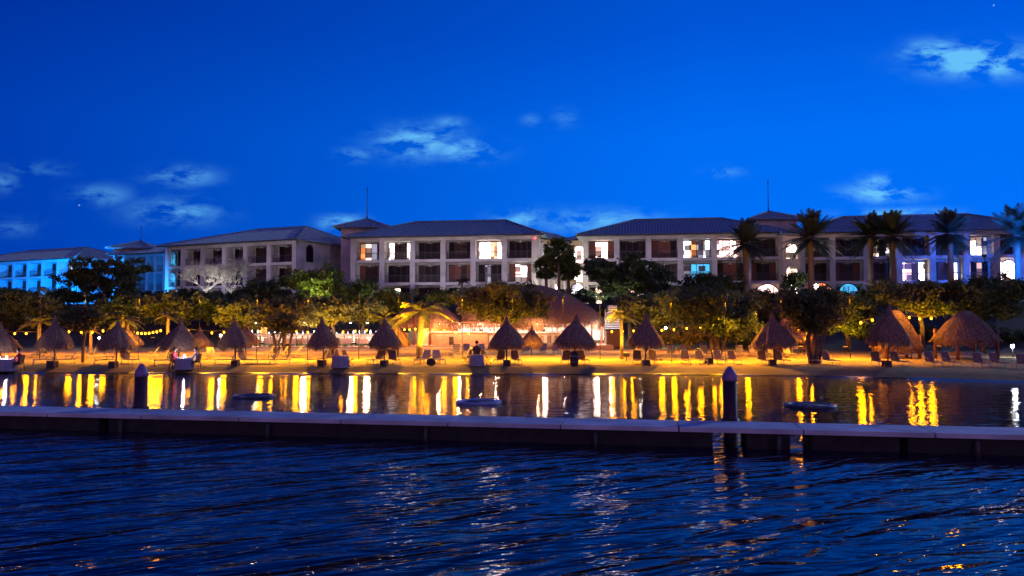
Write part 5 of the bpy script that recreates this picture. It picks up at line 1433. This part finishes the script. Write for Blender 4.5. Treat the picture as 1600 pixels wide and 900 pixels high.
for px, D_, tz, pw, lb in ((668,52.6,4.2,900,'added orange uplight at the foot of the leaning palm'),(200,56.5,4,500,'added orange uplight under the palm over the third umbrella'),(608,59.3,4,500,'added orange uplight under the palm left of the leaning one'),(978,53,4,500,'added orange uplight at the foot of the thin palm'),(268,60.5,4,400,'added orange uplight under the thin-trunked palm'),(70,58.5,4,200,'added orange uplight under the young palm at the left'),(450,70,4,700,'added orange uplight behind the forked tree trunks'),(1435,63,4,700,'added orange uplight between the two huts'),(790,64.3,4,450,'added orange uplight under the tree before the bar'),(1000,72,4,300,'added orange uplight in the bushes right of the bar'),(540,74.5,4,500,'added orange uplight behind the restaurant umbrella'),(25,74,4,500,'added orange uplight in the hedge, behind the leftmost umbrella'),(108,74,4,700,'added orange uplight in the hedge, behind the second umbrella'),(170,78,4,700,'added orange uplight in the hedge, left of the third umbrella tip'),(240,77,4,900,'added orange uplight in the hedge, behind the nine close-set bulbs'),(300,76,4,900,'added orange uplight in the hedge, behind the candlelit table'),(345,77,4,900,'added orange uplight in the hedge, left of the pale-fringed umbrella'),(395,77,4,1000,'added orange uplight in the hedge, left of the restaurant tables'),(500,75,4,800,'added orange uplight in the hedge, over the white serving counter'),(612,78,4,900,'added orange uplight in the hedge, behind the small pavilion'),(690,78,4,900,'added orange uplight in the hedge, between the pavilion and the bar roof'),(1045,70,4,1000,'added orange uplight in the hedge, behind the umbrella beside the thin palm'),(1092,59,4,700,'added orange uplight in the hedge, behind the four loungers in a row'),(1160,70,4,1100,'added orange uplight in the hedge, left of the broad umbrella'),(1250,62.5,4,700,'added orange uplight in the hedge, behind the twisted trunk'),(1320,61.5,4,500,'added orange uplight in the hedge, under the black hanging tree'),(1380,72,4,1000,'added orange uplight in the hedge, behind the biggest umbrella'),(1466,62,4,160,'added orange uplight in the hedge, left of the large dark hut')):
    projector(px, D_, .4, (X(px-4,D_+1.2), D_+1.2, tz), pw*3.2, (1,.47,.01), lb, M['bulb'], 120)  # uplights added to brighten the trees and palms from below
DP = [(1166,92,378,40,'first date palm from the left, before the pink-lit room'),(1268,91,369,46,'second and widest date palm, beside the stair tower'),(1362,94,366,38,'left one of the twin date palms'),(1396,92,366,42,'right one of the twin date palms'),(1487,92,362,40,'date palm tinged blue before the right wing'),(1592,88,366,52,'blue-washed date palm at the right edge of the photo')]
for i, (px, D, cy, L, lab) in enumerate(DP):
    palm(lab, px, D, cy, L, 'date', 40+i, trunk_r=.3, group='date palms before the right hotel wings')
# fan palm before the cream stair wing
def fan_palm(label, px, D, cy, rpx, seed):
    rs = random.Random(seed); g = G(px, D); top = Vector((0,0,Z(cy,D)-g.z)); t = thing('fan_palm', label, 'palm tree', tuple(g), 0, 'fan palms beside the cream stair wing')
    tr = MB(); tr.tube([(0,0,-.3),(.05,0,top.z*.5),top], [.24,.19,.17], 10); tr.build('trunk', M['palmbark'], t)
    q = []; st = MB()
    for k in range(72):
        az = rs.random()*6.28; elv = rs.uniform(-.9,1.5); d = Vector((math.cos(az)*math.cos(elv), math.sin(az)*math.cos(elv), math.sin(elv))); L = rpx*D/F*rs.uniform(.5,.66)
        hub = top+d*L; st.tube([top, hub], .02, 4); sd_ = d.orthogonal().normalized(); s2 = d.cross(sd_)
        for j in range(16):
            an = -1.9+3.8*j/15; o_ = (d*math.cos(an)+sd_*math.sin(an)+s2*rs.uniform(-.15,.15)).normalized(); e_ = hub+o_*L*.75; w_ = d.cross(o_).normalized()*.085 if abs(d.dot(o_)) < .99 else s2*.045
            q.append([list(hub-w_*.3), list(hub+w_*.3), list(e_+w_), list(e_-w_)])
    c = MB(); c.quads(np.array(q)); cr = c.build('crown', M['leaf3'], t); st.build('frond_stems', M['frondd'], cr)
fan_palm('tall round-headed fan palm before the cream stair wing', 873, 98, 398, 26, 1)
fan_palm('lower fan palm left of the tall one', 853, 99, 420, 20, 2)
fan_palm('lower fan palm right of the tall one', 888, 99, 421, 20, 3)
# clipped hedge and shrubs closing the garden behind the beach
for i in range(17):
    px = 10+i*98; D_ = 101 if i % 2 else 104
    tree('dark garden shrub at the foot of the hotel, %s from the left' % (['first','second','third','fourth','fifth','sixth','seventh','eighth','ninth','tenth','eleventh','twelfth','thirteenth','fourteenth','fifteenth','sixteenth','seventeenth'][i]), px, D_, 450, 478, 56, 'leaf', 2600, .26, name='shrub', cat='shrub', seed=400+i, group='garden shrubs at the foot of the hotel')

for o in list(COL.objects):
    if o.type == 'EMPTY' and o.get('label') == 'x' and not kids(o): bpy.data.objects.remove(o)
